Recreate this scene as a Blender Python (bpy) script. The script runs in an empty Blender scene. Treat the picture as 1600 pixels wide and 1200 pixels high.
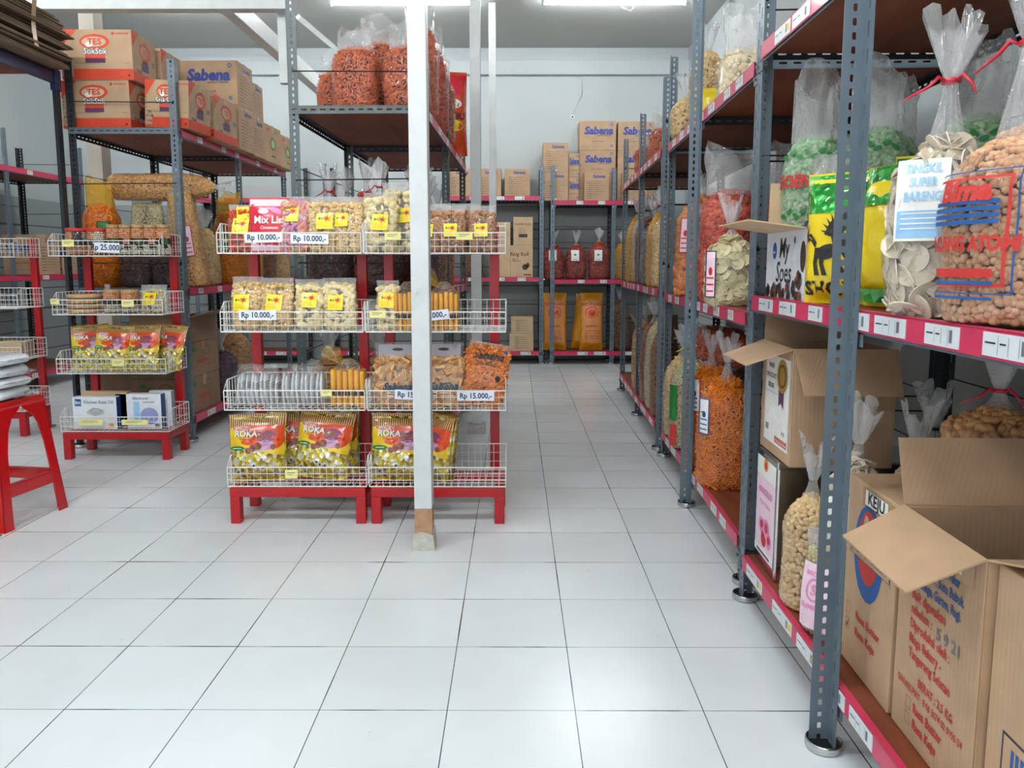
import bpy, math, random
from math import sin, cos, pi, radians
from mathutils import Vector, Matrix, Euler, noise
random.seed(7)
SC = bpy.context.scene
# ---------------------------------------------------------------- camera
CAM_H = 1.0395
cam_d = bpy.data.cameras.new('camera'); cam = bpy.data.objects.new('camera', cam_d); SC.collection.objects.link(cam)
cam.location = (0, 0, CAM_H)
cam.rotation_euler = (radians(90) - math.atan(.1207), 0, math.atan(5/1200))
cam_d.sensor_width = 36; cam_d.lens = 27; cam_d.shift_y = -43/1600; cam_d.clip_start = .02
SC.camera = cam
# ---------------------------------------------------------------- world, exposure
SC.view_settings.view_transform = 'Standard'; SC.view_settings.look = 'None'
SC.view_settings.exposure = 0.98; SC.view_settings.gamma = 1; SC.view_settings.use_curve_mapping = False
wd = bpy.data.worlds.new('world'); SC.world = wd; wd.use_nodes = True
wd.node_tree.nodes['Background'].inputs[0].default_value = (.80, .90, 1, 1)
wd.node_tree.nodes['Background'].inputs[1].default_value = .10
# daylight through the open shop front behind the camera
ld = bpy.data.lights.new('shopfront_daylight', 'AREA'); ld.shape = 'RECTANGLE'; ld.size = 5.0; ld.size_y = 2.2; ld.energy = 30; ld.color = (.90, .96, 1)
lo = bpy.data.objects.new('shopfront_daylight', ld); lo.location = (-1.2, -2.6, 1.7); lo.rotation_euler = (radians(82), 0, 0); SC.collection.objects.link(lo)
TUBE = 68.0           # emission strength of the back tubes, set lower to keep the back wall dim
TUBE_FRONT = 128.0    # and of the tubes nearer the shop front, set higher for the near floor
TUBE_COL = (.95, .985, 1.0)

# ---------------------------------------------------------------- materials
MATS = {}
def nm(name):
    m = bpy.data.materials.new(name); m.use_nodes = True
    nt = m.node_tree; b = nt.nodes['Principled BSDF']; return m, nt, b
def N(nt, t, **kw):
    n = nt.nodes.new(t)
    for k, v in kw.items():
        if k in n.inputs.keys(): n.inputs[k].default_value = v
        else: setattr(n, k, v)
    return n
def L(nt, a, b): nt.links.new(a, b)
def ramp(nt, stops):
    r = nt.nodes.new('ShaderNodeValToRGB'); e = r.color_ramp.elements
    while len(e) < len(stops): e.new(.5)
    for i, (p, c) in enumerate(stops): e[i].position = p; e[i].color = (*c, 1)
    return r
def srgb(r, g, b):
    f = lambda v: v/12.92 if v <= .04045 else ((v+.055)/1.055)**2.4
    return (f(r/255), f(g/255), f(b/255))
def plain(name, rgb, rough=.6, metal=0, var=.06, scale=30, bump=0, bscale=60, coat=0):
    """painted or moulded surface with faint procedural variation"""
    if name in MATS: return MATS[name]
    m, nt, b = nm(name)
    c = srgb(*rgb)
    tc = N(nt, 'ShaderNodeTexCoord'); no = N(nt, 'ShaderNodeTexNoise'); no.inputs['Scale'].default_value = scale
    no.inputs['Detail'].default_value = 4
    L(nt, tc.outputs['Object'], no.inputs['Vector'])
    r = ramp(nt, [(.3, tuple(x*(1-var) for x in c)), (.7, tuple(min(1, x*(1+var)) for x in c))])
    L(nt, no.outputs['Fac'], r.inputs[0]); L(nt, r.outputs[0], b.inputs['Base Color'])
    b.inputs['Roughness'].default_value = rough; b.inputs['Metallic'].default_value = metal
    if coat: b.inputs['Coat Weight'].default_value = coat; b.inputs['Coat Roughness'].default_value = .08
    if bump:
        n2 = N(nt, 'ShaderNodeTexNoise'); n2.inputs['Scale'].default_value = bscale; L(nt, tc.outputs['Object'], n2.inputs['Vector'])
        bp = N(nt, 'ShaderNodeBump'); bp.inputs['Strength'].default_value = bump; bp.inputs['Distance'].default_value = .01
        L(nt, n2.outputs['Fac'], bp.inputs['Height']); L(nt, bp.outputs[0], b.inputs['Normal'])
    MATS[name] = m; return m
def pieces_mat(name, cols, rough=.6, spec=.4):
    """every separate piece (mesh island) gets its own tint"""
    if name in MATS: return MATS[name]
    m, nt, b = nm(name)
    g = N(nt, 'ShaderNodeNewGeometry'); r = ramp(nt, [(i/max(1, len(cols)-1), srgb(*c)) for i, c in enumerate(cols)])
    L(nt, g.outputs['Random Per Island'], r.inputs[0])
    tc = N(nt, 'ShaderNodeTexCoord'); no = N(nt, 'ShaderNodeTexNoise'); no.inputs['Scale'].default_value = 220
    L(nt, tc.outputs['Object'], no.inputs['Vector'])
    mx = N(nt, 'ShaderNodeMixRGB'); mx.blend_type = 'MULTIPLY'; mx.inputs[0].default_value = .18
    L(nt, r.outputs[0], mx.inputs[1]); L(nt, no.outputs['Fac'], mx.inputs[2]); L(nt, mx.outputs[0], b.inputs['Base Color'])
    b.inputs['Roughness'].default_value = rough; b.inputs['Specular IOR Level'].default_value = spec
    MATS[name] = m; return m
def film_mat(name, tint=(1, 1, 1), haze=.035, bump=.6, scale=28, gloss=.10):
    """clear wrinkled plastic film: see-through, mirror-like glints on the wrinkles, a little milkiness"""
    if name in MATS: return MATS[name]
    m, nt, b = nm(name)
    out = nt.nodes['Material Output']; nt.nodes.remove(b)
    tr = N(nt, 'ShaderNodeBsdfTransparent'); tr.inputs[0].default_value = (*[.35+.65*t for t in tint], 1)
    gl = N(nt, 'ShaderNodeBsdfGlossy'); gl.inputs['Roughness'].default_value = gloss; gl.inputs['Color'].default_value = (1, 1, 1, 1)
    df = N(nt, 'ShaderNodeBsdfDiffuse'); df.inputs['Color'].default_value = (*[.85*t for t in tint], 1)
    tc = N(nt, 'ShaderNodeTexCoord'); mp = N(nt, 'ShaderNodeMapping'); mp.inputs['Scale'].default_value = (1, 1, .45)
    no = N(nt, 'ShaderNodeTexNoise'); no.inputs['Scale'].default_value = scale; no.inputs['Detail'].default_value = 3; no.inputs['Distortion'].default_value = 1.5
    L(nt, tc.outputs['Object'], mp.inputs[0]); L(nt, mp.outputs[0], no.inputs['Vector'])
    rg = N(nt, 'ShaderNodeMath', operation='ABSOLUTE'); sb = N(nt, 'ShaderNodeMath', operation='SUBTRACT'); sb.inputs[1].default_value = .5
    L(nt, no.outputs['Fac'], sb.inputs[0]); L(nt, sb.outputs[0], rg.inputs[0])
    bp = N(nt, 'ShaderNodeBump'); bp.inputs['Strength'].default_value = bump; bp.inputs['Distance'].default_value = .03
    L(nt, rg.outputs[0], bp.inputs['Height']); L(nt, bp.outputs[0], gl.inputs['Normal'])
    fr = N(nt, 'ShaderNodeFresnel'); fr.inputs['IOR'].default_value = 1.45; L(nt, bp.outputs[0], fr.inputs['Normal'])
    cl = N(nt, 'ShaderNodeMath', operation='MINIMUM'); cl.inputs[1].default_value = .45; L(nt, fr.outputs[0], cl.inputs[0])
    m1 = N(nt, 'ShaderNodeMixShader'); m1.inputs[0].default_value = haze; L(nt, tr.outputs[0], m1.inputs[1]); L(nt, df.outputs[0], m1.inputs[2])
    m2 = N(nt, 'ShaderNodeMixShader'); L(nt, cl.outputs[0], m2.inputs[0]); L(nt, m1.outputs[0], m2.inputs[1]); L(nt, gl.outputs[0], m2.inputs[2])
    L(nt, m2.outputs[0], out.inputs['Surface'])
    MATS[name] = m; return m
def emit_mat(name, col, s):
    m, nt, b = nm(name); b.inputs['Base Color'].default_value = (*col, 1)
    b.inputs['Emission Color'].default_value = (*col, 1); b.inputs['Emission Strength'].default_value = s
    MATS[name] = m; return m
def floor_mat():
    m, nt, b = nm('ceramic_floor_tiles')
    tc = N(nt, 'ShaderNodeTexCoord'); mp = N(nt, 'ShaderNodeMapping'); mp.inputs['Location'].default_value = (-.141+.0, -1.70+.012, 0)
    L(nt, tc.outputs['Object'], mp.inputs[0])
    sx = N(nt, 'ShaderNodeSeparateXYZ'); L(nt, mp.outputs[0], sx.inputs[0])
    nz = N(nt, 'ShaderNodeTexNoise'); nz.inputs['Scale'].default_value = 3.2; nz.inputs['Detail'].default_value = 5; L(nt, tc.outputs['Object'], nz.inputs['Vector'])
    def joint(sock, wbase, wvar):
        d = N(nt, 'ShaderNodeMath', operation='DIVIDE'); d.inputs[1].default_value = .3; L(nt, sock, d.inputs[0])
        f = N(nt, 'ShaderNodeMath', operation='FRACT'); L(nt, d.outputs[0], f.inputs[0])
        s = N(nt, 'ShaderNodeMath', operation='SUBTRACT'); s.inputs[1].default_value = .5; L(nt, f.outputs[0], s.inputs[0])
        a = N(nt, 'ShaderNodeMath', operation='ABSOLUTE'); L(nt, s.outputs[0], a.inputs[0])   # .5 at joint
        w = N(nt, 'ShaderNodeMapRange'); w.inputs['From Min'].default_value = .50; w.inputs['From Max'].default_value = .72
        w.inputs['To Min'].default_value = .5-wbase; w.inputs['To Max'].default_value = .5-wbase-wvar; L(nt, nz.outputs['Fac'], w.inputs[0])
        g = N(nt, 'ShaderNodeMath', operation='GREATER_THAN'); L(nt, a.outputs[0], g.inputs[0]); L(nt, w.outputs[0], g.inputs[1]); return g
    jx = joint(sx.outputs[0], .0036, .0035); jy = joint(sx.outputs[1], .0026, .009)
    mxj = N(nt, 'ShaderNodeMath', operation='MAXIMUM'); L(nt, jx.outputs[0], mxj.inputs[0]); L(nt, jy.outputs[0], mxj.inputs[1])
    br = N(nt, 'ShaderNodeTexBrick'); br.offset = 0; br.inputs['Scale'].default_value = 1; br.inputs['Brick Width'].default_value = .3; br.inputs['Row Height'].default_value = .3
    br.inputs['Mortar Size'].default_value = 0; br.inputs['Color1'].default_value = (*srgb(221, 226, 229), 1); br.inputs['Color2'].default_value = (*srgb(228, 233, 236), 1)
    L(nt, mp.outputs[0], br.inputs['Vector'])
    n3 = N(nt, 'ShaderNodeTexNoise'); n3.inputs['Scale'].default_value = 1.6; n3.inputs['Detail'].default_value = 6; L(nt, tc.outputs['Object'], n3.inputs['Vector'])
    st = ramp(nt, [(.35, (.90, .90, .89)), (.6, (1, 1, 1))]); L(nt, n3.outputs['Fac'], st.inputs[0])
    mul = N(nt, 'ShaderNodeMixRGB'); mul.blend_type = 'MULTIPLY'; mul.inputs[0].default_value = 1; L(nt, br.outputs['Color'], mul.inputs[1]); L(nt, st.outputs[0], mul.inputs[2])
    # small brown scuffs
    n4 = N(nt, 'ShaderNodeTexNoise'); n4.inputs['Scale'].default_value = 26; n4.inputs['Detail'].default_value = 2; L(nt, tc.outputs['Object'], n4.inputs['Vector'])
    sc = ramp(nt, [(.76, (1, 1, 1)), (.80, (.55, .5, .44))]); L(nt, n4.outputs['Fac'], sc.inputs[0])
    m2 = N(nt, 'ShaderNodeMixRGB'); m2.blend_type = 'MULTIPLY'; m2.inputs[0].default_value = .7; L(nt, mul.outputs[0], m2.inputs[1]); L(nt, sc.outputs[0], m2.inputs[2])
    mj = N(nt, 'ShaderNodeMixRGB'); mj.inputs[2].default_value = (*srgb(70, 66, 62), 1); L(nt, mxj.outputs[0], mj.inputs[0]); L(nt, m2.outputs[0], mj.inputs[1])
    L(nt, mj.outputs[0], b.inputs['Base Color'])
    rr = N(nt, 'ShaderNodeMapRange'); rr.inputs['To Min'].default_value = .16; rr.inputs['To Max'].default_value = .30; L(nt, n3.outputs['Fac'], rr.inputs[0]); L(nt, rr.outputs[0], b.inputs['Roughness'])
    bp = N(nt, 'ShaderNodeBump'); bp.inputs['Strength'].default_value = .5; bp.inputs['Distance'].default_value = .003; bp.invert = True
    L(nt, mxj.outputs[0], bp.inputs['Height']); L(nt, bp.outputs[0], b.inputs['Normal'])
    return m
def wall_mat(name, rgb, planks=True):
    m, nt, b = nm(name); c = srgb(*rgb)
    tc = N(nt, 'ShaderNodeTexCoord'); no = N(nt, 'ShaderNodeTexNoise'); no.inputs['Scale'].default_value = 1.3; no.inputs['Detail'].default_value = 6
    L(nt, tc.outputs['Object'], no.inputs['Vector'])
    r = ramp(nt, [(.3, tuple(x*.93 for x in c)), (.65, c)]); L(nt, no.outputs['Fac'], r.inputs[0])
    col = r.outputs[0]
    if planks:     # painted boards up to about 1.5 m
        sx = N(nt, 'ShaderNodeSeparateXYZ'); L(nt, tc.outputs['Object'], sx.inputs[0])
        d = N(nt, 'ShaderNodeMath', operation='DIVIDE'); d.inputs[1].default_value = .2; L(nt, sx.outputs[2], d.inputs[0])
        f = N(nt, 'ShaderNodeMath', operation='FRACT'); L(nt, d.outputs[0], f.inputs[0])
        g = N(nt, 'ShaderNodeMath', operation='LESS_THAN'); g.inputs[1].default_value = .05; L(nt, f.outputs[0], g.inputs[0])
        h = N(nt, 'ShaderNodeMath', operation='LESS_THAN'); h.inputs[1].default_value = 1.45; L(nt, sx.outputs[2], h.inputs[0])
        k = N(nt, 'ShaderNodeMath', operation='MULTIPLY'); L(nt, g.outputs[0], k.inputs[0]); L(nt, h.outputs[0], k.inputs[1])
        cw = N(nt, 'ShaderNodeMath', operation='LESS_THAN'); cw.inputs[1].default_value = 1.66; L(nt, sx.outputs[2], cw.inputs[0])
        mc = N(nt, 'ShaderNodeMixRGB'); mc.inputs[2].default_value = (*srgb(146, 152, 152), 1); L(nt, cw.outputs[0], mc.inputs[0]); L(nt, col, mc.inputs[1]); col = mc.outputs[0]   # lower wall coloured darker to stand in for shade behind the racks
        mj = N(nt, 'ShaderNodeMixRGB'); mj.inputs[2].default_value = (*srgb(72, 76, 76), 1); L(nt, k.outputs[0], mj.inputs[0]); L(nt, col, mj.inputs[1]); col = mj.outputs[0]
    L(nt, col, b.inputs['Base Color']); b.inputs['Roughness'].default_value = .7
    bp = N(nt, 'ShaderNodeBump'); bp.inputs['Strength'].default_value = .15; bp.inputs['Distance'].default_value = .02; L(nt, no.outputs['Fac'], bp.inputs['Height']); L(nt, bp.outputs[0], b.inputs['Normal'])
    return m
def card_mat(name, rgb):
    """corrugated cardboard: faint flutes and mottling"""
    if name in MATS: return MATS[name]
    m, nt, b = nm(name); c = srgb(*rgb)
    tc = N(nt, 'ShaderNodeTexCoord'); wv = N(nt, 'ShaderNodeTexWave'); wv.inputs['Scale'].default_value = 55; wv.bands_direction = 'DIAGONAL'; wv.inputs['Distortion'].default_value = .4
    mp = N(nt, 'ShaderNodeMapping'); mp.inputs['Scale'].default_value = (1, 1, .02); L(nt, tc.outputs['Object'], mp.inputs[0]); L(nt, mp.outputs[0], wv.inputs['Vector'])
    no = N(nt, 'ShaderNodeTexNoise'); no.inputs['Scale'].default_value = 9; no.inputs['Detail'].default_value = 6; L(nt, tc.outputs['Object'], no.inputs['Vector'])
    r = ramp(nt, [(.3, tuple(x*.86 for x in c)), (.7, tuple(min(1, x*1.06) for x in c))]); L(nt, no.outputs['Fac'], r.inputs[0]); L(nt, r.outputs[0], b.inputs['Base Color'])
    b.inputs['Roughness'].default_value = .75
    bp = N(nt, 'ShaderNodeBump'); bp.inputs['Strength'].default_value = .12; bp.inputs['Distance'].default_value = .002; L(nt, wv.outputs['Fac'], bp.inputs['Height']); L(nt, bp.outputs[0], b.inputs['Normal'])
    MATS[name] = m; return m
def wood_mat(name, c1, c2, rough=.55, scale=5):
    if name in MATS: return MATS[name]
    m, nt, b = nm(name)
    tc = N(nt, 'ShaderNodeTexCoord'); mp = N(nt, 'ShaderNodeMapping'); mp.inputs['Scale'].default_value = (6, 1, 6); L(nt, tc.outputs['Object'], mp.inputs[0])
    no = N(nt, 'ShaderNodeTexNoise'); no.inputs['Scale'].default_value = scale; no.inputs['Detail'].default_value = 8; L(nt, mp.outputs[0], no.inputs['Vector'])
    r = ramp(nt, [(.3, srgb(*c1)), (.7, srgb(*c2))]); L(nt, no.outputs['Fac'], r.inputs[0]); L(nt, r.outputs[0], b.inputs['Base Color']); b.inputs['Roughness'].default_value = rough
    MATS[name] = m; return m
def foil_mat(name, cols, scale=60, rough=.22):
    """creased printed foil with wrapped sweets showing through"""
    if name in MATS: return MATS[name]
    m, nt, b = nm(name)
    tc = N(nt, 'ShaderNodeTexCoord'); vo = N(nt, 'ShaderNodeTexVoronoi'); vo.inputs['Scale'].default_value = scale; L(nt, tc.outputs['Object'], vo.inputs['Vector'])
    sp = N(nt, 'ShaderNodeSeparateXYZ'); L(nt, vo.outputs['Color'], sp.inputs[0])
    r = ramp(nt, [(i/max(1, len(cols)-1), srgb(*c)) for i, c in enumerate(cols)]); L(nt, sp.outputs[0], r.inputs[0]); L(nt, r.outputs[0], b.inputs['Base Color'])
    b.inputs['Roughness'].default_value = rough; b.inputs['Metallic'].default_value = .35; b.inputs['Coat Weight'].default_value = .5
    bp = N(nt, 'ShaderNodeBump'); bp.inputs['Strength'].default_value = .8; bp.inputs['Distance'].default_value = .006; L(nt, vo.outputs['Distance'], bp.inputs['Height']); L(nt, bp.outputs[0], b.inputs['Normal'])
    MATS[name] = m; return m

M_FLOOR = floor_mat()
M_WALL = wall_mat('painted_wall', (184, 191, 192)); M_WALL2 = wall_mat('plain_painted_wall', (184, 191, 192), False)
M_CEIL = plain('ceiling_board', (186, 190, 186), .8, var=.04, scale=1)
M_WHITE = plain('white_wood_paint', (206, 209, 208), .45, var=.06, scale=14, bump=.1)
M_BEIGE = plain('beige_column_paint', (176, 168, 156), .7, var=.1, scale=6)
M_BAREWOOD = wood_mat('bare_wood', (150, 110, 78), (186, 148, 112))
M_PLASTER = plain('rough_plaster', (188, 184, 174), .9, var=.15, scale=40, bump=.8, bscale=50)
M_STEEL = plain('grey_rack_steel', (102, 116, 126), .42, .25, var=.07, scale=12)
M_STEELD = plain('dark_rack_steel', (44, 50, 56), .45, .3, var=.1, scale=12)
M_STEELG = plain('green_grey_rack_steel', (86, 94, 94), .5, .2, var=.08, scale=12)
M_BLUE = plain('navy_beam_paint', (22, 42, 82), .4, .1)
M_PINK = plain('pink_red_rail', (196, 44, 84), .4, var=.04, coat=.2)
M_BOARD = wood_mat('brown_hardboard', (104, 48, 24), (134, 68, 36), .6, 3)
M_TICKET = plain('white_price_strip', (214, 222, 226), .3, var=.03, coat=.3)
M_INK = plain('black_print', (32, 32, 36), .6)
M_GREYINK = plain('grey_print', (110, 112, 120), .6)
M_YELLOWT = plain('yellow_ticket_print', (232, 200, 70), .5)
M_TIE = plain('black_cable', (16, 16, 18), .5)
M_CHROME = plain('brushed_tin', (196, 196, 196), .22, 1, var=.05)
M_BLACK = plain('black_plastic', (14, 14, 15), .4)
M_RED = plain('red_paint', (172, 4, 16), .36, var=.08, coat=.12)
M_WIRE = plain('white_wire_coating', (226, 226, 222), .35)
M_CARDN = card_mat('kraft_cardboard', (184, 152, 120)); M_CARDL = card_mat('light_cardboard', (200, 172, 138)); M_CARDD = card_mat('dark_cardboard', (140, 112, 86))
M_TAPE = plain('brown_tape', (176, 138, 92), .25, coat=.4)
M_PBLUE = plain('blue_print', (48, 70, 150), .6); M_PBLUED = plain('deep_blue_print', (20, 84, 150), .6)
M_PRED = plain('red_print', (196, 48, 44), .6); M_PORANGE = plain('orange_red_print', (206, 66, 34), .6)
M_PBROWN = plain('brown_print', (112, 66, 34), .6); M_PPURPLE = plain('purple_print', (92, 50, 84), .6); M_PWHITE = plain('white_print', (236, 234, 230), .5)
M_PGREEN = plain('green_print', (30, 120, 50), .5); M_PGREENL = plain('light_green_print', (130, 200, 120), .4); M_PYELLOW = plain('yellow_print', (240, 214, 20), .45, coat=.3)
M_PPINK = plain('pink_print', (226, 140, 190), .5); M_PLPINK = plain('pale_pink_print', (236, 206, 220), .5); M_PGOLD = plain('gold_print', (190, 150, 50), .35, .4)
M_PCHOC = plain('chocolate_print', (60, 40, 34), .4, var=.4, scale=60); M_LBLUE = plain('pale_blue_paper', (150, 196, 232), .5, var=.1)
M_STKY = plain('pale_yellow_card', (236, 228, 150), .5)
M_PRICE = plain('white_price_card', (226, 232, 244), .4); M_NAVY = plain('navy_lettering', (38, 44, 66), .6)
FILM = film_mat('clear_film'); FILMC = film_mat('cloudy_film', haze=.16, bump=.8, scale=16, gloss=.16); FILMY = film_mat('yellow_film', tint=(1, .66, .04), haze=.14)
FILMG = film_mat('green_film', tint=(.25, .75, .28), haze=.3); FILMP = film_mat('pouch_film', haze=.04, bump=.5, scale=20); FILMGR = film_mat('grey_film', tint=(.86, .84, .86), haze=.10)
NECKS = {}
FILMN = film_mat('gathered_film', haze=.20, bump=.9, scale=36, gloss=.12); FILMCN = film_mat('gathered_cloudy_film', haze=.30, bump=.9, scale=30, gloss=.16); FILMYN = film_mat('gathered_yellow_film', tint=(1, .66, .04), haze=.3)
NECKS.update({'clear_film': FILMN, 'pouch_film': FILMN, 'cloudy_film': FILMCN, 'yellow_film': FILMYN})
FILMR = film_mat('red_film', tint=(.8, .05, .08), haze=.6)
M_RIB = plain('red_plastic_ribbon', (206, 30, 60), .3, coat=.4)
M_STOOL = plain('red_moulded_plastic', (196, 10, 18), .25, var=.03, coat=.3)

# ---------------------------------------------------------------- mesh builder
class MB:
    def __init__(s): s.v = []; s.f = []; s.m = []; s.mats = []
    def mi(s, mat):
        if mat not in s.mats: s.mats.append(mat)
        return s.mats.index(mat)
    def add(s, vs, fs, mat):
        o = len(s.v); k = s.mi(mat); s.v += [tuple(v) for v in vs]
        for f in fs: s.f.append(tuple(i+o for i in f)); s.m.append(k)
    def box(s, x0, x1, y0, y1, z0, z1, mat, M=None):
        vs = [Vector(p) for p in ((x0,y0,z0),(x1,y0,z0),(x1,y1,z0),(x0,y1,z0),(x0,y0,z1),(x1,y0,z1),(x1,y1,z1),(x0,y1,z1))]
        if M: vs = [M @ v for v in vs]
        s.add(vs, [(0,3,2,1),(4,5,6,7),(0,1,5,4),(1,2,6,5),(2,3,7,6),(3,0,4,7)], mat)
    def tube(s, pts, r, mat, n=6, closed=False, cap=True):
        pts = [Vector(p) for p in pts]; k = len(pts); rings = []
        up = Vector((0, 0, 1))
        for i, p in enumerate(pts):
            a = pts[(i-1) % k] if (i > 0 or closed) else p; b = pts[(i+1) % k] if (i < k-1 or closed) else p
            t = (b-a).normalized()
            u = t.cross(up) if abs(t.z) < .95 else t.cross(Vector((1, 0, 0)))
            u.normalize(); w = t.cross(u)
            rr = r[i] if isinstance(r, (list, tuple)) else r
            rings.append([p + (u*cos(2*pi*j/n) + w*sin(2*pi*j/n))*rr for j in range(n)])
        vs = [q for g in rings for q in g]; fs = []
        for i in range(k if closed else k-1):
            a = i*n; b = ((i+1) % k)*n
            for j in range(n): fs.append((a+j, a+(j+1) % n, b+(j+1) % n, b+j))
        if cap and not closed: fs += [tuple(range(n-1, -1, -1)), tuple((k-1)*n+j for j in range(n))]
        s.add(vs, fs, mat)
    def lathe(s, prof, mat, n=24, c=(0, 0, 0)):
        vs = []; fs = []
        for (r, z) in prof: vs += [(c[0]+r*cos(2*pi*j/n), c[1]+r*sin(2*pi*j/n), c[2]+z) for j in range(n)]
        for i in range(len(prof)-1):
            for j in range(n): fs.append((i*n+j, i*n+(j+1) % n, (i+1)*n+(j+1) % n, (i+1)*n+j))
        s.add(vs, fs, mat)
    def grid(s, f, nu, nv, mat, closed_u=False):
        vs = [f(i/nu, j/nv) for j in range(nv+1) for i in range(nu if closed_u else nu+1)]
        w = nu if closed_u else nu+1; fs = []
        for j in range(nv):
            for i in range(nu): fs.append((j*w+i, j*w+(i+1) % w, (j+1)*w+(i+1) % w, (j+1)*w+i))
        s.add(vs, fs, mat)
    def build(s, name, parent=None, loc=(0,0,0), rot=(0,0,0), smooth=False, bevel=0):
        me = bpy.data.meshes.new(name); me.from_pydata(s.v, [], s.f); me.update()
        for m in s.mats: me.materials.append(m)
        me.polygons.foreach_set('material_index', s.m)
        if smooth: me.polygons.foreach_set('use_smooth', [True]*len(s.f))
        o = bpy.data.objects.new(name, me); SC.collection.objects.link(o)
        o.parent = parent; o.location = loc; o.rotation_euler = rot
        if bevel:
            bv = o.modifiers.new('bevel', 'BEVEL'); bv.width = bevel; bv.segments = 2; bv.limit_method = 'ANGLE'
        return o
def link_mesh(name, me, parent, loc=(0,0,0), rot=(0,0,0)):
    o = bpy.data.objects.new(name, me); SC.collection.objects.link(o); o.parent = parent; o.location = loc; o.rotation_euler = rot; return o
def tag(o, label=None, cat=None, group=None, kind=None):
    if label: o['label'] = label
    if cat: o['category'] = cat
    if group: o['group'] = group
    if kind: o['kind'] = kind
    return o
def thing(name, label, cat, loc=(0,0,0), rot=0, group=None, tilt=(0, 0)):
    o = bpy.data.objects.new(name, None); o.empty_display_size = .05; SC.collection.objects.link(o)
    o.location = loc; o.rotation_euler = (tilt[0], tilt[1], rot); return tag(o, label, cat, group)
def copy_thing(root, loc, rot, label, group=None):
    r = root.copy(); SC.collection.objects.link(r); r.location = loc; r.rotation_euler = rot if isinstance(rot, tuple) else (0, 0, rot); r['label'] = label
    if group: r['group'] = group
    for ch in list(root.children):
        c = ch.copy(); SC.collection.objects.link(c); c.parent = r
        for g in list(ch.children):
            d = g.copy(); SC.collection.objects.link(d); d.parent = c
    return r

# ---------------------------------------------------------------- lettering and conforming prints
_TC = {}
def text_geo(s, bold=0, shear=0):
    k = (s, bold, shear)
    if k in _TC: return _TC[k]
    c = bpy.data.curves.new('t', 'FONT'); c.body = s; c.size = 1; c.offset = bold; c.shear = shear; c.resolution_u = 2; c.align_x = 'CENTER'; c.align_y = 'CENTER'
    o = bpy.data.objects.new('t', c); SC.collection.objects.link(o)
    dg = bpy.context.evaluated_depsgraph_get(); me = bpy.data.meshes.new_from_object(o.evaluated_get(dg))
    vs = [(v.co.x, v.co.y) for v in me.vertices]; fs = [tuple(p.vertices) for p in me.polygons]
    bpy.data.objects.remove(o); bpy.data.meshes.remove(me); bpy.data.curves.remove(c)
    _TC[k] = (vs, fs); return _TC[k]
def fm_front(w, d, h): return lambda u, v, o=.0006: (u, -d/2-o, v)
def fm_right(w, d, h): return lambda u, v, o=.0006: (w/2+o, u, v)
def fm_left(w, d, h): return lambda u, v, o=.0006: (-w/2-o, -u, v)
def T(mb, s, size, u, v, fm, mat, bold=0, shear=0, sx=1, rot=0, off=.0012, align=None, cap=.025):
    vs, fs = text_geo(s, min(bold, cap), shear); c, q = cos(rot), sin(rot)
    x0 = 0
    if align == 'L': x0 = -min(x for x, y in vs)*size*sx
    mb.add([fm(u+x0+(x*size*sx*c-y*size*q), v+(x*size*sx*q+y*size*c), off) for x, y in vs], fs, mat)
def R(mb, u0, v0, u1, v1, fm, mat, off=.0006, nu=1, nv=1):
    mb.grid(lambda a, b: fm(u0+(u1-u0)*a, v0+(v1-v0)*b, off), nu, nv, mat)
def EL(mb, u, v, a, b, fm, mat, off=.0008, n=20, rot=0, a0=0):
    """filled ellipse in three rings so that it follows a curved face; a0 > 0 leaves a hole"""
    c, q = cos(rot), sin(rot); rs = [a0, (a0+1)/2, 1] if a0 else [.02, .5, 1]
    vs = []
    for r in rs:
        for j in range(n):
            x = a*r*cos(2*pi*j/n); y = b*r*sin(2*pi*j/n); vs.append(fm(u+x*c-y*q, v+x*q+y*c, off))
    fs = [(i*n+j, i*n+(j+1) % n, (i+1)*n+(j+1) % n, (i+1)*n+j) for i in range(2) for j in range(n)]
    if not a0: fs.append(tuple(range(n)))
    mb.add(vs, fs, mat)
def PG(mb, pts, fm, mat, off=.001): mb.add([fm(u, v, off) for u, v in pts], [tuple(range(len(pts)))], mat)
def lines(mb, u0, v0, w, n, dv, fm, mat, th=.003, seed=1):
    rr = random.Random(seed)
    for i in range(n):
        ww = w*rr.uniform(.6, 1); R(mb, u0, v0-i*dv, u0+ww*.3, v0-i*dv+th*1.3, fm, mat); R(mb, u0+ww*.35, v0-i*dv, u0+ww, v0-i*dv+th*.7, fm, mat)
def starman(mb, u, v, s, fm, ink, red, off):
    """green leaf, small lettering and a red jumping figure as on the yellow stickers"""
    EL(mb, u-.34*s, v, .07*s, .1*s, fm, M_PGREEN, off); R(mb, u-.24*s, v-.03*s, u-.1*s, v+.03*s, fm, ink, off)
    EL(mb, u+.16*s, v, .12*s, .12*s, fm, red, off)
    for a in (20, 80, 150, 200, 260, 320): 
        ca, sa = cos(radians(a)), sin(radians(a)); PG(mb, [(u+.16*s-.07*s*sa, v+.07*s*ca), (u+.16*s+.33*s*ca, v+.30*s*sa), (u+.16*s+.07*s*sa, v-.07*s*ca)][::-1], fm, red, off)
def sticker(mb, u, v, s, fm, rot=0, off=.003):
    c, q = cos(rot), sin(rot); f2 = lambda a, b, o=0: fm(u+a*c-b*q, v+a*q+b*c, o)
    R(mb, -s/2, -s/2, s/2, s/2, f2, M_PYELLOW, off, 4, 4)
    starman(mb, 0, .16*s, s*.9, f2, M_INK, M_PRED, off+.0006)
    for i in range(3): R(mb, -.4*s, -(.15+.1*i)*s, .2*s, -(.13+.1*i)*s, f2, M_PGOLD, off+.0006, 3, 1)
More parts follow.
